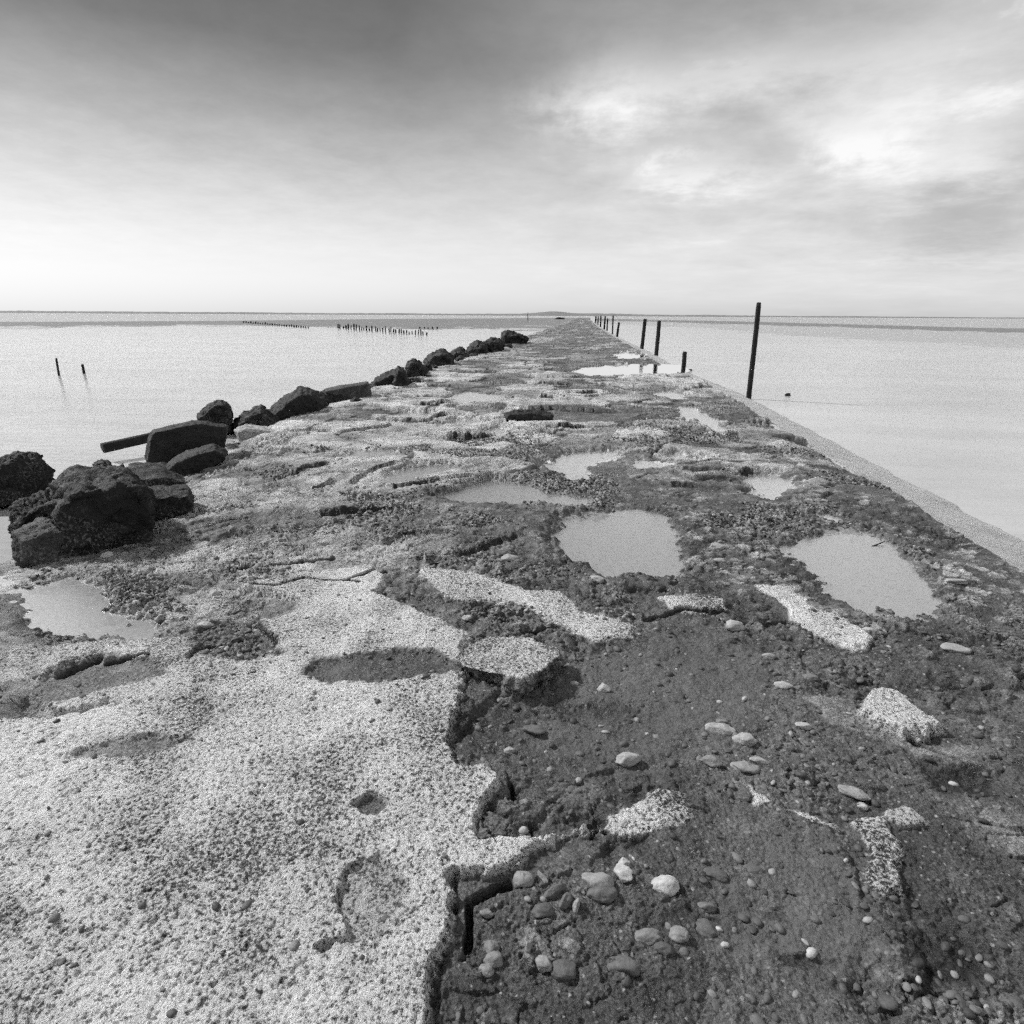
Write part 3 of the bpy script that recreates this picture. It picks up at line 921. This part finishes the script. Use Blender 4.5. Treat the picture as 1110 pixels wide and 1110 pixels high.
def rock(name, outline, base_y, T, mat, label, cat='boulder', voxel=None, amp=.05, seed=0, keep=.72, zb=None, group=None, sink=.06):
    ox = np.mean([p[0] for p in outline])
    zb = -.06 if zb is None else zb
    P = cast(ox, base_y, zb)
    nrm = np.array([P[0], P[1], 0.0])
    nrm /= np.linalg.norm(nrm)
    P = P + nrm * T * .35
    pts = hull_points(outline, P, nrm, T, keep)
    # carry the body down into the ground
    low = sorted(pts, key=lambda p: p[2])[:max(4, len(pts) // 3)]
    for p in low:
        pts.append(np.array([p[0], p[1], p[2] - sink]))
    bm = bmesh.new()
    for p in pts:
        bm.verts.new(p)
    r = bmesh.ops.convex_hull(bm, input=bm.verts)
    bmesh.ops.delete(bm, geom=[e for e in r['geom_interior'] if isinstance(e, bmesh.types.BMVert)], context='VERTS')
    me = bpy.data.meshes.new(name)
    bm.to_mesh(me)
    bm.free()
    A = np.array([v.co for v in me.vertices])
    ext = np.ptp(A, axis=0)
    size = float(ext.max())
    origin = np.array([A[:, 0].mean(), A[:, 1].mean(), A[:, 2].min()])
    o = bpy.data.objects.new(name, me)
    COL.objects.link(o)
    md = o.modifiers.new('rm', 'REMESH')
    md.mode = 'VOXEL'
    md.voxel_size = voxel or size / 55
    dg = bpy.context.evaluated_depsgraph_get()
    me2 = bpy.data.meshes.new_from_object(o.evaluated_get(dg))
    o.modifiers.clear()
    o.data = me2
    bpy.data.meshes.remove(me)
    me2.name = name
    n = len(me2.vertices)
    co = np.empty(n * 3, np.float32)
    me2.vertices.foreach_get('co', co)
    co = co.reshape(-1, 3)
    no = np.empty(n * 3, np.float32)
    me2.vertices.foreach_get('normal', no)
    no = no.reshape(-1, 3)
    q = co / size
    w = q + .25 * np.stack([fbm3(q * 2.2, 3, seed + 5), fbm3(q * 2.2, 3, seed + 6), fbm3(q * 2.2, 3, seed + 7)], 1)
    facet = np.abs(fbm3(w * 3.0, 4, seed + 1, .5))
    d = (-facet * 1.6 + fbm3(q * 9, 5, seed + 2, .68) * 1.0 + .5) * amp * (1.0 if amp < .032 else (.9 if size > .6 and amp > .065 else 1.25))
    co = co + no * (d * size)[:, None]
    co -= origin
    me2.vertices.foreach_set('co', co.ravel())
    me2.shade_smooth()
    me2.materials.clear()
    me2.materials.append(mat)
    o.location = origin
    set_props(o, label, cat, group)
    return o


G_ROCK = 'boulders lining the water side of the jetty'
ROCKS = [
    ('boulder', [(-40, 532), (-22, 504), (18, 490), (46, 493), (57, 510), (58, 528), (50, 538), (-30, 544)], 540, .35, M_ROCK, 'narrow dark boulder rising at the water edge left of the biggest boulder', 'boulder', .05, .72, -.1),
    ('boulder', [(15, 578), (40, 567), (68, 564), (80, 566), (89, 577), (91, 586), (87, 597), (80, 605), (55, 608), (15, 605)], 606, .34, M_ROCK_TOP, 'low rounded grey boulder nearest the camera, in front of the biggest boulder', 'boulder', .04, .78, 0),
    ('boulder', [(55, 545), (63, 530), (74, 517), (88, 513), (118, 514), (140, 512), (150, 522), (159, 537), (160, 557), (152, 578), (129, 588), (94, 598), (66, 584)], 594, .75, M_ROCK, 'biggest dark boulder with a pale speckled top at the jetty edge', 'boulder', .07, .9, 0),
    ('boulder', [(14, 552), (36, 540), (60, 536), (78, 546), (86, 572), (60, 582), (18, 582)], 584, .5, M_ROCK, 'dark craggy boulder squeezed between the biggest boulder and the low rounded grey one', 'boulder', .08, .85, -.04),
    ('boulder', [(155, 532), (180, 530), (205, 529), (209, 539), (208, 553), (190, 558), (169, 563), (155, 559)], 561, .40, M_ROCK, 'black blocky boulder with a rounded end beside the biggest boulder', 'boulder', .03, .85, 0),
    ('stone_slab', [(133, 510), (177, 507), (190, 511), (212, 518), (215, 528), (206, 532), (161, 531), (145, 520)], 530, .7, M_ROCK, 'low dark slab lying flat above the black blocky boulder', 'stone slab', .03, .85, -.08),
    ('stone_slab', [(164, 466), (210, 456.5), (224, 457.5), (238, 464), (247, 461.5), (244, 484), (237, 488), (187, 506), (159, 505), (157, 495), (160, 477)], 506, .26, M_SLAB, 'large flat-faced slab tilted up towards the camera beside the timber beam', 'stone slab', .018, .93, -.08),
    ('stone_slab', [(187, 499), (208, 489), (234, 482), (246, 489), (245, 494), (220, 508), (203, 515), (169, 523), (169, 516)], 516, .35, M_SLAB, 'long low dark slab lying at the foot of the large tilted slab', 'stone slab', .03, .85, -.06),
    ('boulder', [(212, 453), (220, 445), (231, 436.5), (240, 434), (248, 438.5), (252, 448), (251, 463), (240, 464), (224, 459)], 464, .5, M_ROCK, 'upright dark boulder with a humped top behind the large tilted slab', 'boulder', .05, .8, -.08),
    ('boulder', [(253, 458), (275, 443), (283, 440.5), (290, 446.5), (302, 455), (296, 461), (270, 464), (254, 464)], 464, .6, M_ROCK, 'low pointed dark boulder behind the white-topped slab', 'boulder', .05, .75, -.08),
    ('stone_slab', [(255, 466.4), (266, 461.7), (294, 465), (302, 467.6), (275, 471), (257.6, 472)], 472, .35, M_CONC, 'small flat slab with a white top among the dark boulders', 'stone slab', .03, .9, -.03),
    ('boulder', [(292, 446), (308, 432.4), (326, 421.5), (334, 426), (341, 424), (351, 432), (351, 448), (343, 450), (322, 450), (296, 455)], 452, .8, M_SLAB, 'broad dark dome-shaped boulder in the middle of the row', 'boulder', .045, .78, -.08),
    ('boulder', [(350, 424), (360, 425), (371, 425), (373, 436), (362, 439), (352, 438)], 438, .5, M_ROCK, 'small dark boulder tucked under the end of the flat-topped slab', 'boulder', .06, .75, -.08),
    ('stone_slab', [(350, 422.5), (375, 417.5), (399, 413.5), (402, 423), (403, 432), (388, 435), (374, 436), (370, 427)], 436, .5, M_ROCK_TOP, 'flat-topped grey slab with a straight upper edge beside the broad dome boulder', 'stone slab', .02, .9, -.06),
    ('boulder', [(378, 436.5), (385, 430), (394.6, 436), (390, 438), (380, 438.5)], 438.5, .3, M_ROCK, 'small black wedge-shaped stone in front of the flat-topped slab', 'boulder', .05, .75, -.02),
    ('boulder', [(400, 417), (413, 408), (424, 402), (436, 399), (442, 412), (444, 421), (420, 423.5), (404, 422.5)], 423.5, .9, M_SLAB, 'sloping grey boulder leaning against a dark pointed one', 'boulder', .045, .78, -.08),
    ('boulder', [(425, 420), (431, 396.5), (437, 400), (443, 412), (446, 422), (432, 425)], 425, .5, M_ROCK, 'dark pointed boulder at the right end of the sloping grey boulder', 'boulder', .05, .75, -.06),
    ('boulder', [(439, 402), (443, 393), (447, 390), (454, 393), (462, 401), (462, 410), (450, 412), (442, 411)], 412, .9, M_ROCK, 'round-topped dark boulder just past the dark pointed boulder', 'boulder', .06, .78, -.08),
    ('boulder', [(441, 412), (450, 411), (456, 414), (454, 419), (444, 420)], 420, .5, M_ROCK, 'small low dark stone in front of the round-topped boulder', 'boulder', .05, .75, -.02),
    ('boulder', [(459, 392), (467, 385), (478, 381.5), (488, 383), (492, 395), (480, 399.5), (465, 399)], 399, 1.3, M_ROCK, 'wide lumpy dark boulder halfway along the far run of boulders', 'boulder', .07, .78, -.08),
    ('boulder', [(486, 384), (493, 380), (499, 378.5), (506, 384), (508, 390), (498, 393), (488, 392)], 392, 1.2, M_ROCK, 'small knobbly dark boulder next to the wide lumpy one', 'boulder', .07, .75, -.08),
    ('boulder', [(506, 381), (511, 374), (518, 370), (526, 372), (529, 384), (520, 387.5), (509, 386)], 387, 1.5, M_ROCK, 'dark boulder with two humps near the far end of the row', 'boulder', .07, .78, -.08),
    ('boulder', [(524, 371), (533, 367), (541, 368), (546, 372), (544, 381), (534, 385), (527, 385)], 384.5, 1.5, M_ROCK, 'squat dark boulder second from the far end of the row', 'boulder', .07, .78, -.08),
    ('boulder', [(544, 370), (545.5, 362), (548, 359), (555, 360.5), (562, 363), (568, 364.5), (573, 367), (569, 371.5), (556, 376), (546, 375)], 375, 2.0, M_ROCK, 'farthest dark boulder, peaked above the sea at the end of the row', 'boulder', .06, .78, -.08),
    ('block_of_concrete', [(499, 721), (502, 701), (520, 694), (545, 691), (607, 697), (609, 712), (583, 738), (561, 745), (533, 739)], 741, .01, M_CONC, '', '', .05, .9, .02),
    ('flat_stone', [(547, 449), (556, 446), (580, 446), (600, 450), (594, 457), (570, 461), (549, 457)], 461, .3, M_SLAB, 'dark flat stone lying alone on the middle of the jetty', 'stone', .04, .85, .0),
    ('sea_stone', [(851, 427.5), (853, 426.6), (856, 427), (856.5, 429), (851, 429)], 429, .2, M_ROCK, 'tiny dark stone poking out of the pale water right of the tall post', 'stone', .06, .8, ZW),
]
for i, (nm, ol, by, T, mat, lab, cat, amp, keep, zb) in enumerate(ROCKS):
    if nm == 'block_of_concrete':
        continue
    rock(nm, ol, by, T, mat, lab, cat, None, amp, 13 * i + 3, keep, zb, G_ROCK if nm in ('boulder', 'stone_slab') else None)


FILL = [(255, 490, 15, 6), (268, 492, 10, 5), (352, 443, 10, 6), (376, 443, 8, 4), (431, 426, 9, 5), (463, 405, 12, 12), (470, 402, 12, 6), (484, 398, 12, 6), (500, 393, 12, 7),
        (514, 389, 12, 6), (536, 386, 10, 5), (550, 379, 12, 6), (563, 374, 9, 5), (478, 386, 14, 8), (499, 384, 10, 8), (526, 381, 12, 9), (541, 377, 9, 8), (288, 462, 16, 9), (345, 434, 12, 9),
        (113, 512, 20, 9), (76, 560, 26, 22), (150, 556, 22, 18), (218, 470, 20, 10), (452, 416, 10, 6), (416, 421, 10, 6)]
for k, (fx, fy, fw, fh) in enumerate(FILL):
    ol = [(fx + fw * .5 * math.cos(a) * random.uniform(.8, 1.1), fy - fh * .5 + fh * .5 * math.sin(a) * random.uniform(.8, 1.1)) for a in np.linspace(0, 6.283, 8)[:-1]]
    rock('rubble_stone', ol, fy, .15 + fy * 0 + .02 * fw * max(1, (430 - fy) * .05), M_ROCK, 'small dark rubble stone wedged among the boulders at the water edge', 'stone', None, .07, 900 + 7 * k, .8, -.05, 'rubble stones wedged among the boulders')


# the raised chunk of concrete beside the mud hollow: flat worn top, broken sides
def chunk(name, outline, z0, z1, mat, label, cat, seed):
    top = np.array([cast(x, y, z1) for x, y in outline])
    c = top.mean(0)
    bm = bmesh.new()
    for p in top:
        bm.verts.new(p)
        q = c + (p - c) * .97
        bm.verts.new((q[0], q[1], z0))
    r = bmesh.ops.convex_hull(bm, input=bm.verts)
    me = bpy.data.meshes.new(name)
    bm.to_mesh(me)
    bm.free()
    o = bpy.data.objects.new(name, me)
    COL.objects.link(o)
    md = o.modifiers.new('rm', 'REMESH')
    md.mode = 'VOXEL'
    md.voxel_size = .0045
    me2 = bpy.data.meshes.new_from_object(o.evaluated_get(bpy.context.evaluated_depsgraph_get()))
    o.modifiers.clear()
    o.data = me2
    n = len(me2.vertices)
    co = np.empty(n * 3, np.float32)
    no = np.empty(n * 3, np.float32)
    me2.vertices.foreach_get('co', co)
    me2.vertices.foreach_get('normal', no)
    co, no = co.reshape(-1, 3), no.reshape(-1, 3)
    side = 1 - np.clip(no[:, 2], 0, 1)
    d = fbm3(co * 8, 5, seed, .6) * (.016 + .075 * side) + fbm3(co * 60, 3, seed + 3, .6) * .008
    co = co + no * d[:, None] - np.array([c[0], c[1], z0])
    me2.vertices.foreach_set('co', co.astype(np.float32).ravel())
    me2.name = name
    # the broken sides are rough aggregate, the top is worn pale
    me2.materials.clear()
    me2.materials.append(mat)
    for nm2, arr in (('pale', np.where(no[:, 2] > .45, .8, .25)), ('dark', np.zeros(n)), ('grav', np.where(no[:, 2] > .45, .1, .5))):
        at = me2.attributes.new(nm2, 'FLOAT', 'POINT')
        at.data.foreach_set('value', arr.astype(np.float32))
    me2.shade_smooth()
    o.location = (c[0], c[1], z0)
    return set_props(o, label, cat)


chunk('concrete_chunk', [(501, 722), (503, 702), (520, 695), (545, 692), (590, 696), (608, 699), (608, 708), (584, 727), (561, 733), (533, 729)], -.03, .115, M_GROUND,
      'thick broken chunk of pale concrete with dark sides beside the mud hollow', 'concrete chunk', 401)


# ------------------------------------------------------------------ posts
def tapered(name, p0, p1, r0, r1, mat, seg=14, rings=22, rough=.08, seed=0, loc=None):
    p0, p1 = np.array(p0, float), np.array(p1, float)
    ax = p1 - p0
    L = np.linalg.norm(ax)
    ax /= L
    s = np.cross(ax, [0, 1, 0.3])
    s /= np.linalg.norm(s)
    t = np.cross(ax, s)
    org = p0 if loc is None else np.array(loc)
    V, Fc = [], []
    r_ = random.Random(seed)
    grooves = [1 + rough * (r_.random() - .5) * 1.6 for _ in range(seg)]
    for k in range(rings + 1):
        f = k / rings
        c = p0 + ax * L * f + (s * math.sin(f * 5 + seed) + t * math.cos(f * 4 + seed)) * L * .0022 - org
        r = (r0 + (r1 - r0) * f) * (1 + rough * .5 * (r_.random() - .5))
        if k == rings:
            r *= .86
        for j in range(seg):
            a = 2 * math.pi * j / seg
            rr = r * grooves[j]
            V.append(c + s * math.cos(a) * rr + t * math.sin(a) * rr)
        if k:
            for j in range(seg):
                a, b2 = (k - 1) * seg + j, (k - 1) * seg + (j + 1) % seg
                Fc.append((a, b2, b2 + seg, a + seg))
    V.append(p1 - org + ax * r1 * .12)
    for j in range(seg):
        Fc.append((rings * seg + j, rings * seg + (j + 1) % seg, len(V) - 1))
    V.append(p0 - org)
    for j in range(seg):
        Fc.append(((j + 1) % seg, j, len(V) - 1))
    o = mesh_obj(name, V, Fc, mat)
    o.location = org
    return o


def post_from_px(base, top, wpx, label, group, name='post', cat='post', zb=ZW, down=.35, seed=0):
    P = cast(*base, zb)
    nrm = np.array([P[0], P[1], 0.0])
    nrm /= np.linalg.norm(nrm)
    T = cast_depth(*top, P, nrm)
    depth = float((RN.T @ (P - np.array([0, 0, CAM_H])))[2] * -1)
    r = wpx * depth / F / 2
    B = P - (T - P) / np.linalg.norm(T - P) * down
    o = tapered(name, B, T, r * 1.05, r * .95, M_WOOD, 14 if wpx > 3 else 10, 22 if wpx > 3 else 12, .1, seed, loc=P)
    return set_props(o, label, cat, group)


G_POST = 'timber posts along the right edge of the jetty'
POSTS = [
    ((811.5, 432.5), (822.4, 328), 5.4, 'tall black post standing alone at the water edge, nearest and thickest of the row'),
    ((711.4, 384.8), (714.8, 347.6), 4.2, 'black post mirrored in the far puddle, just beyond the short stub'),
    ((695.6, 377.4), (699.4, 345.6), 3.8, 'black post third in line beyond the tall one, leaning slightly'),
    ((668.8, 365), (671, 349.3), 2.5, 'short sturdy post, first of the distant cluster of posts'),
    ((663.9, 362.5), (664.6, 342), 1.5, 'thin tall post right behind the short sturdy post of the distant cluster'),
    ((658, 358.3), (658.6, 345), 1.5, 'thin post between two taller ones in the distant cluster'),
    ((655, 356.8), (656, 342.8), 1.9, 'dark post with a thick top in the distant cluster'),
    ((650.8, 354.6), (651.4, 342.3), 1.7, 'slim post of the distant cluster beyond the thick-topped one'),
    ((648, 352), (648.6, 343), 1.5, 'second farthest slim post where the jetty meets the horizon'),
    ((645.5, 350), (646, 342.6), 1.6, 'farthest slim post where the jetty meets the horizon'),
]
for i, (b0, t0, w, lab) in enumerate(POSTS):
    post_from_px(b0, t0, w, lab, G_POST, zb=ZW if i < 1 else ZW + .04, seed=i + 1)
# the stub with its foot piece
stub = post_from_px((740.8, 401.5), (742.2, 381.2), 4.8, 'short black stub of a post with a foot block, between the two taller ones', G_POST, name='post_stub', seed=31)
p_ = cast(741, 402, ZW + .03)
foot = tapered('foot_block', p_ + np.array([-.02, -.02, 0.0]), p_ + np.array([.26, .05, .02]), .045, .04, M_WOOD, 10, 8, .12, 5, loc=p_)
foot.parent = stub
foot.location = Vector(p_) - stub.location
# two posts in the water on the left
post_from_px((64, 407), (61, 388.3), 2.2, 'thin leaning post in the left water, taller of the two', 'posts standing in the left water', seed=41)
post_from_px((91.2, 405), (89.2, 394.8), 2.6, 'short leaning post in the left water, stubbier of the two', 'posts standing in the left water', seed=42)

# the timber beam reaching out over the water behind the tilted slab
a_ = cast(111.5, 486, -.02)
nrm_ = np.array([a_[0], a_[1], 0]) / np.linalg.norm(a_[:2])
b_ = cast_depth(216, 461.5, a_ + nrm_ * .35, nrm_)
beam = tapered('timber_beam', a_, b_, .062, .062, M_WOOD, 18, 30, .08, 9)
set_props(beam, 'long dark round timber beam sticking out over the water from behind the tilted slab', 'beam')

# groyne of stakes far out on the flats
G_ST = 'stakes of the far groyne'
stakes = [(x, 349.2 + (x - 262) * .075, 1.6 + 1.2 * random.random()) for x in np.arange(264, 336, 2.6)]
stakes += [(x + random.uniform(-.8, .8), 354.6 + (x - 366) * .078, 2.2 + 4.0 * random.random()) for x in np.arange(366, 462, 2.9)]
stakes += [(x, 355.4 + .01 * (x - 455), 1.5 + random.random()) for x in (455, 460, 464, 469, 474)]
for k, (sx, sy, hh) in enumerate(stakes):
    post_from_px((sx, sy + 1), (sx + random.uniform(-.4, .4), sy + 1 - hh), 1.1 + .7 * random.random(), 'dark stake of the broken groyne far out in the left water', G_ST, name='stake', cat='stake', seed=50 + k)
# beacon pole and its cap on the horizon
bc = post_from_px((572.2, 348.6), (572.2, 338.6), .8, 'thin beacon pole on the horizon beyond the last boulder', None, name='beacon_pole', cat='beacon', zb=ZW, seed=99)
p_ = cast(606.5, 346.4, ZW)


# ------------------------------------------------------------------ stones one can point at
def ico(sub):
    bm = bmesh.new()
    bmesh.ops.create_icosphere(bm, subdivisions=sub, radius=1)
    v = np.array([x.co for x in bm.verts], np.float32)
    f = np.array([[q.index for q in p.verts] for p in bm.faces], np.int32)
    bm.free()
    return v, f


IV, IF = ico(4)


def stone(px, py, w, asp, tall, ang, tone, label, ang_k=0.0, seed=0, name='stone', sink=.62):
    P = hit(px, py)
    depth = float((RN.T @ (P - np.array([0, 0, CAM_H])))[2] * -1)
    a = w * 1.12 * depth / F / 2
    v = IV.copy()
    # angular stones: squash the sphere towards a few random planes
    r_ = np.random.default_rng(seed)
    ang_k = ang_k * .8 + .25
    for _ in range(int(6 + 6 * ang_k)):
        n = r_.normal(size=3)
        n /= np.linalg.norm(n)
        lim = 1 - ang_k * r_.uniform(.25, .45) - .05
        dd = v @ n
        v -= np.clip(dd - lim, 0, None)[:, None] * n * .9
    v += (fbm3(v * 1.3 + seed, 3, seed) * .28)[:, None] * v
    v += (fbm3(v * 5 + seed, 3, seed + 2) * .10)[:, None] * v
    v = v * np.array([a, a * asp, a * tall])
    tilt = Matrix.Rotation(math.radians(ang), 3, 'Z') @ Matrix.Rotation(r_.uniform(-.2, .2), 3, 'X')
    v = v @ np.array(tilt).T
    zmin = v[:, 2].min()
    v[:, 2] -= zmin * (1 - sink)
    o = fast_mesh(name, v, IF, M_STONE, {'tone': np.full(len(v), tone * (.82 if tone > .4 else 1.0))})
    o.location = (P[0], P[1], ground(P[0], P[1]) - .002)
    return set_props(o, label, 'stone', 'loose stones on the jetty')


STONES = [
    # px, py, width, aspect, height ratio, yaw, tone, label, angularity
    (721, 962, 25, .75, .62, 10, .62, 'smooth white egg-shaped stone on the dark gravel in the foreground', 0),
    (676, 949, 23, .7, .6, -15, .60, 'angular white stone left of the white egg-shaped one', .7),
    (676, 937, 14, .8, .6, 20, .58, 'small white stone directly behind the angular white one', .5),
    (648, 957, 32, .5, .5, -8, .30, 'long light grey stone left of the angular white stone', .2),
    (653, 971, 30, .55, .45, 8, .14, 'flat mid-grey stone just in front of the long light grey one', .2),
    (567, 956, 19, .9, .9, 0, .28, 'round grey stone set in the broken slab edge near the foreground', .1),
    (588, 951, 16, .35, .5, -50, .24, 'thin tilted shard beside the round grey stone of the slab edge', .5),
    (601, 968, 24, .42, .6, 35, .15, 'tilted elongated stone in the cluster under the broken slab edge', .3),
    (613, 978, 17, .6, .8, 60, .14, 'dark rounded stone in the middle of the cluster', .2),
    (625, 984, 13, .55, 1.3, 75, .32, 'upright pale grey stone at the right of the cluster', .4),
    (588, 988, 25, .6, .5, 15, .11, 'dark flat stone at the bottom of the cluster', .3),
    (527, 991, 15, .55, .5, 0, .24, 'light stone under the black slit of the slab edge', .2),
    (702, 1019, 30, .55, .55, 12, .22, 'oval banded grey stone below the white egg-shaped stone', 0),
    (736, 1014, 20, .8, .6, 0, .27, 'light grey stone right of the oval banded one', .2),
    (765, 1008, 28, .6, .4, -10, .13, 'broad flat dark stone by the edge of the smooth mud', .2),
    (719, 1029, 20, .6, .45, 0, .10, 'dark stone below the light grey one', .2),
    (766, 984, 18, .5, .5, 0, .17, 'small grey stone with a dark underside near the smooth mud', .3),
    (776, 949, 26, .5, .3, -15, .12, 'half-buried flat stone in the mud right of the white egg', .3),
    (533, 1029, 15, .9, .8, 0, .2, 'rounded stone with a wet top in the bottom pit', .2),
    (535, 1042, 19, .8, .7, 20, .25, 'pale rounded stone in front of the wet-topped stone', .2),
    (573, 1028, 14, .45, 1.0, 80, .3, 'upright splinter of pale stone in the bottom pit', .6),
    (589, 1046, 20, .6, .7, -20, .3, 'light stone right of the upright splinter', .2),
    (527, 1053, 16, .7, .6, 0, .28, 'light stone at the lower picture edge next to the pale slab', .2),
    (677, 1049, 38, .45, .35, 0, .14, 'long dark flat stone at the lower picture edge', .3),
    (612, 1052, 30, .6, .4, 10, .12, 'dark lumpy stone at the lower picture edge left of the long flat one', .3),
    (680, 825, 27, .5, .5, 10, .45, 'pale stone on the smooth mud beyond the pale foreground patch', .3),
    (553, 815, 13, .6, .6, 0, .34, 'small light stone by the black hole of the slab edge', .3),
    (654, 748, 14, .8, .8, 0, .55, 'small bright angular pebble alone on the dark mud hollow', .7),
    (623, 741, 10, .5, .5, 0, .45, 'tiny pale chip near the concrete chunk', .5),
    (796, 680, 18, .7, .6, 0, .5, 'white rounded stone at the top of the mud hollow', .1),
    (781, 792, 30, .4, .4, -5, .5, 'long white stone in the group of pale stones', .4),
    (783, 784, 12, .6, .6, 0, .2, 'small grey stone on the far side of the long white one', .2),
    (807, 804, 21, .75, .6, 0, .48, 'rounded white stone right of the long white one', .2),
    (807, 833, 26, .6, .35, 0, .3, 'flat pale stone below the rounded white one', .3),
    (823, 826, 19, .45, .4, -10, .42, 'thin pale stone touching the flat pale one', .4),
    (770, 826, 22, .6, .4, 0, .25, 'flat grey stone left of the flat pale one', .3),
    (870, 788, 15, .6, .5, -10, .52, 'white wedge-shaped pebble right of the pale stone group', .5),
    (849, 744, 18, .5, .5, -15, .5, 'white sliver of stone beside a black crack', .5),
    (878, 735, 16, .6, .4, 0, .2, 'grey flat stone right of the white sliver', .3),
    (833, 713, 14, .6, .6, 0, .34, 'pale round stone below the long pale slab', .2),
    (940, 684, 13, .6, .5, 0, .6, 'bright white pebble at the lower end of the long pale slab', .4),
    (924, 859, 30, .5, .3, -25, .32, 'flat light grey stone lying above the white crust patch', .3),
    (936, 875, 11, .8, .7, 0, .5, 'small white pebble between flat grey stone and white crust patch', .4),
    (815, 942, 20, .6, .25, 0, .13, 'flat stone sunk in the smooth mud', .3),
    (1036, 704, 30, .55, .3, -10, .42, 'flat pale stone near the right picture edge', .4),
    (1037, 631, 22, .4, .3, 0, .4, 'thin pale stone right of the large grey puddle', .4),
    (776, 594, 15, .5, .5, -10, .5, 'bright white pebble right of the square grey puddle, the farther one', .4),
    (778, 609, 16, .4, .4, 0, .45, 'bright white pebble right of the square grey puddle, the nearer one', .4),
    (646, 631, 20, .5, .5, -10, .5, 'white stone on the near side of the square grey puddle', .4),
    (553, 607, 19, .55, .5, 0, .34, 'pale stone in the rubble left of the square grey puddle', .3),
    (507, 671, 11, .7, .7, 20, .5, 'white chip in the dark hollow behind the concrete chunk', .6),
    (579, 792, 22, .6, .35, 0, .14, 'flat round dark stone in the mud left of the pale stones', .2),
    (223, 679, 18, .35, .4, 0, .5, 'pale flat sliver on the edge of the gravel hollow in the left slab', .4),
    (116, 604, 13, .7, .6, 10, .6, 'white stone on the sand below the biggest boulder', .4),
    (233, 645, 11, .8, .7, 0, .5, 'white pebble at the bottom of the dark rubble patch', .2),
    (148, 654, 9, .6, .6, 0, .6, 'small white pebble right of the left puddle', .3),
]
for i, s in enumerate(STONES):
    stone(*s, seed=200 + i)

# a dark low rock on the far flats
set_props(rock('far_rock', [(601, 346), (603, 344.6), (607, 344.2), (611, 344.8), (612, 346.3)], 346.4, 2.0, M_ROCK, '', '', None, .05, 777, .8, ZW, None),
          'low dark rock on the far flats left of the distant post cluster', 'rock')
# the twig standing in the large puddle
q0, q1 = cast(945, 592.5, .0), cast(959, 587, .02)
tw = tapered('twig', q0, q1, .005, .003, M_WOOD, 8, 10, .2, 3)
set_props(tw, 'thin black twig lying across the far rim of the large right-hand puddle', 'twig')

# ------------------------------------------------------------------ loose pebbles (uncountable)
PV, PF = ico(2)
N = 12000
vs, fs, tones = [], [], []
made = 0
pr = np.random.default_rng(99)
while made < N:
    y = .6 + 7.4 * pr.random() ** 1.25
    x = pr.uniform(-3.2, 2.8)
    if abs(x + .05 * y) > .95 * (y * .95 + .5) + .4:
        continue
    g = ground(x, y, GG)
    if pr.random() > g * 1.1 + .014:
        continue
    a = .0055 + .0075 * pr.random() + .010 * pr.random() ** 7
    s = np.array([a, a * pr.uniform(.55, .95), a * pr.uniform(.25, .7)])
    v = PV * (1 + .22 * (h32(np.arange(len(PV)), np.arange(len(PV)) * 0 + made, 3) - .5)[:, None])
    th = pr.uniform(0, 6.28)
    tx = pr.uniform(-.7, .7)
    c, sn = math.cos(th), math.sin(th)
    v = v * s
    v = np.stack([v[:, 0], v[:, 1] * math.cos(tx) - v[:, 2] * math.sin(tx), v[:, 1] * math.sin(tx) + v[:, 2] * math.cos(tx)], 1)
    v = np.stack([v[:, 0] * c - v[:, 1] * sn, v[:, 0] * sn + v[:, 1] * c, v[:, 2]], 1)
    vs.append(v + np.array([x, y, ground(x, y) + s[2] * .12]))
    fs.append(PF + made * len(PV))
    tones.append(np.full(len(PV), .045 + .10 * pr.random() + .38 * pr.random() ** 9))
    made += 1
peb = fast_mesh('pebbles', np.concatenate(vs), np.concatenate(fs), M_STONE, {'tone': np.concatenate(tones)})
peb['kind'] = 'stuff'
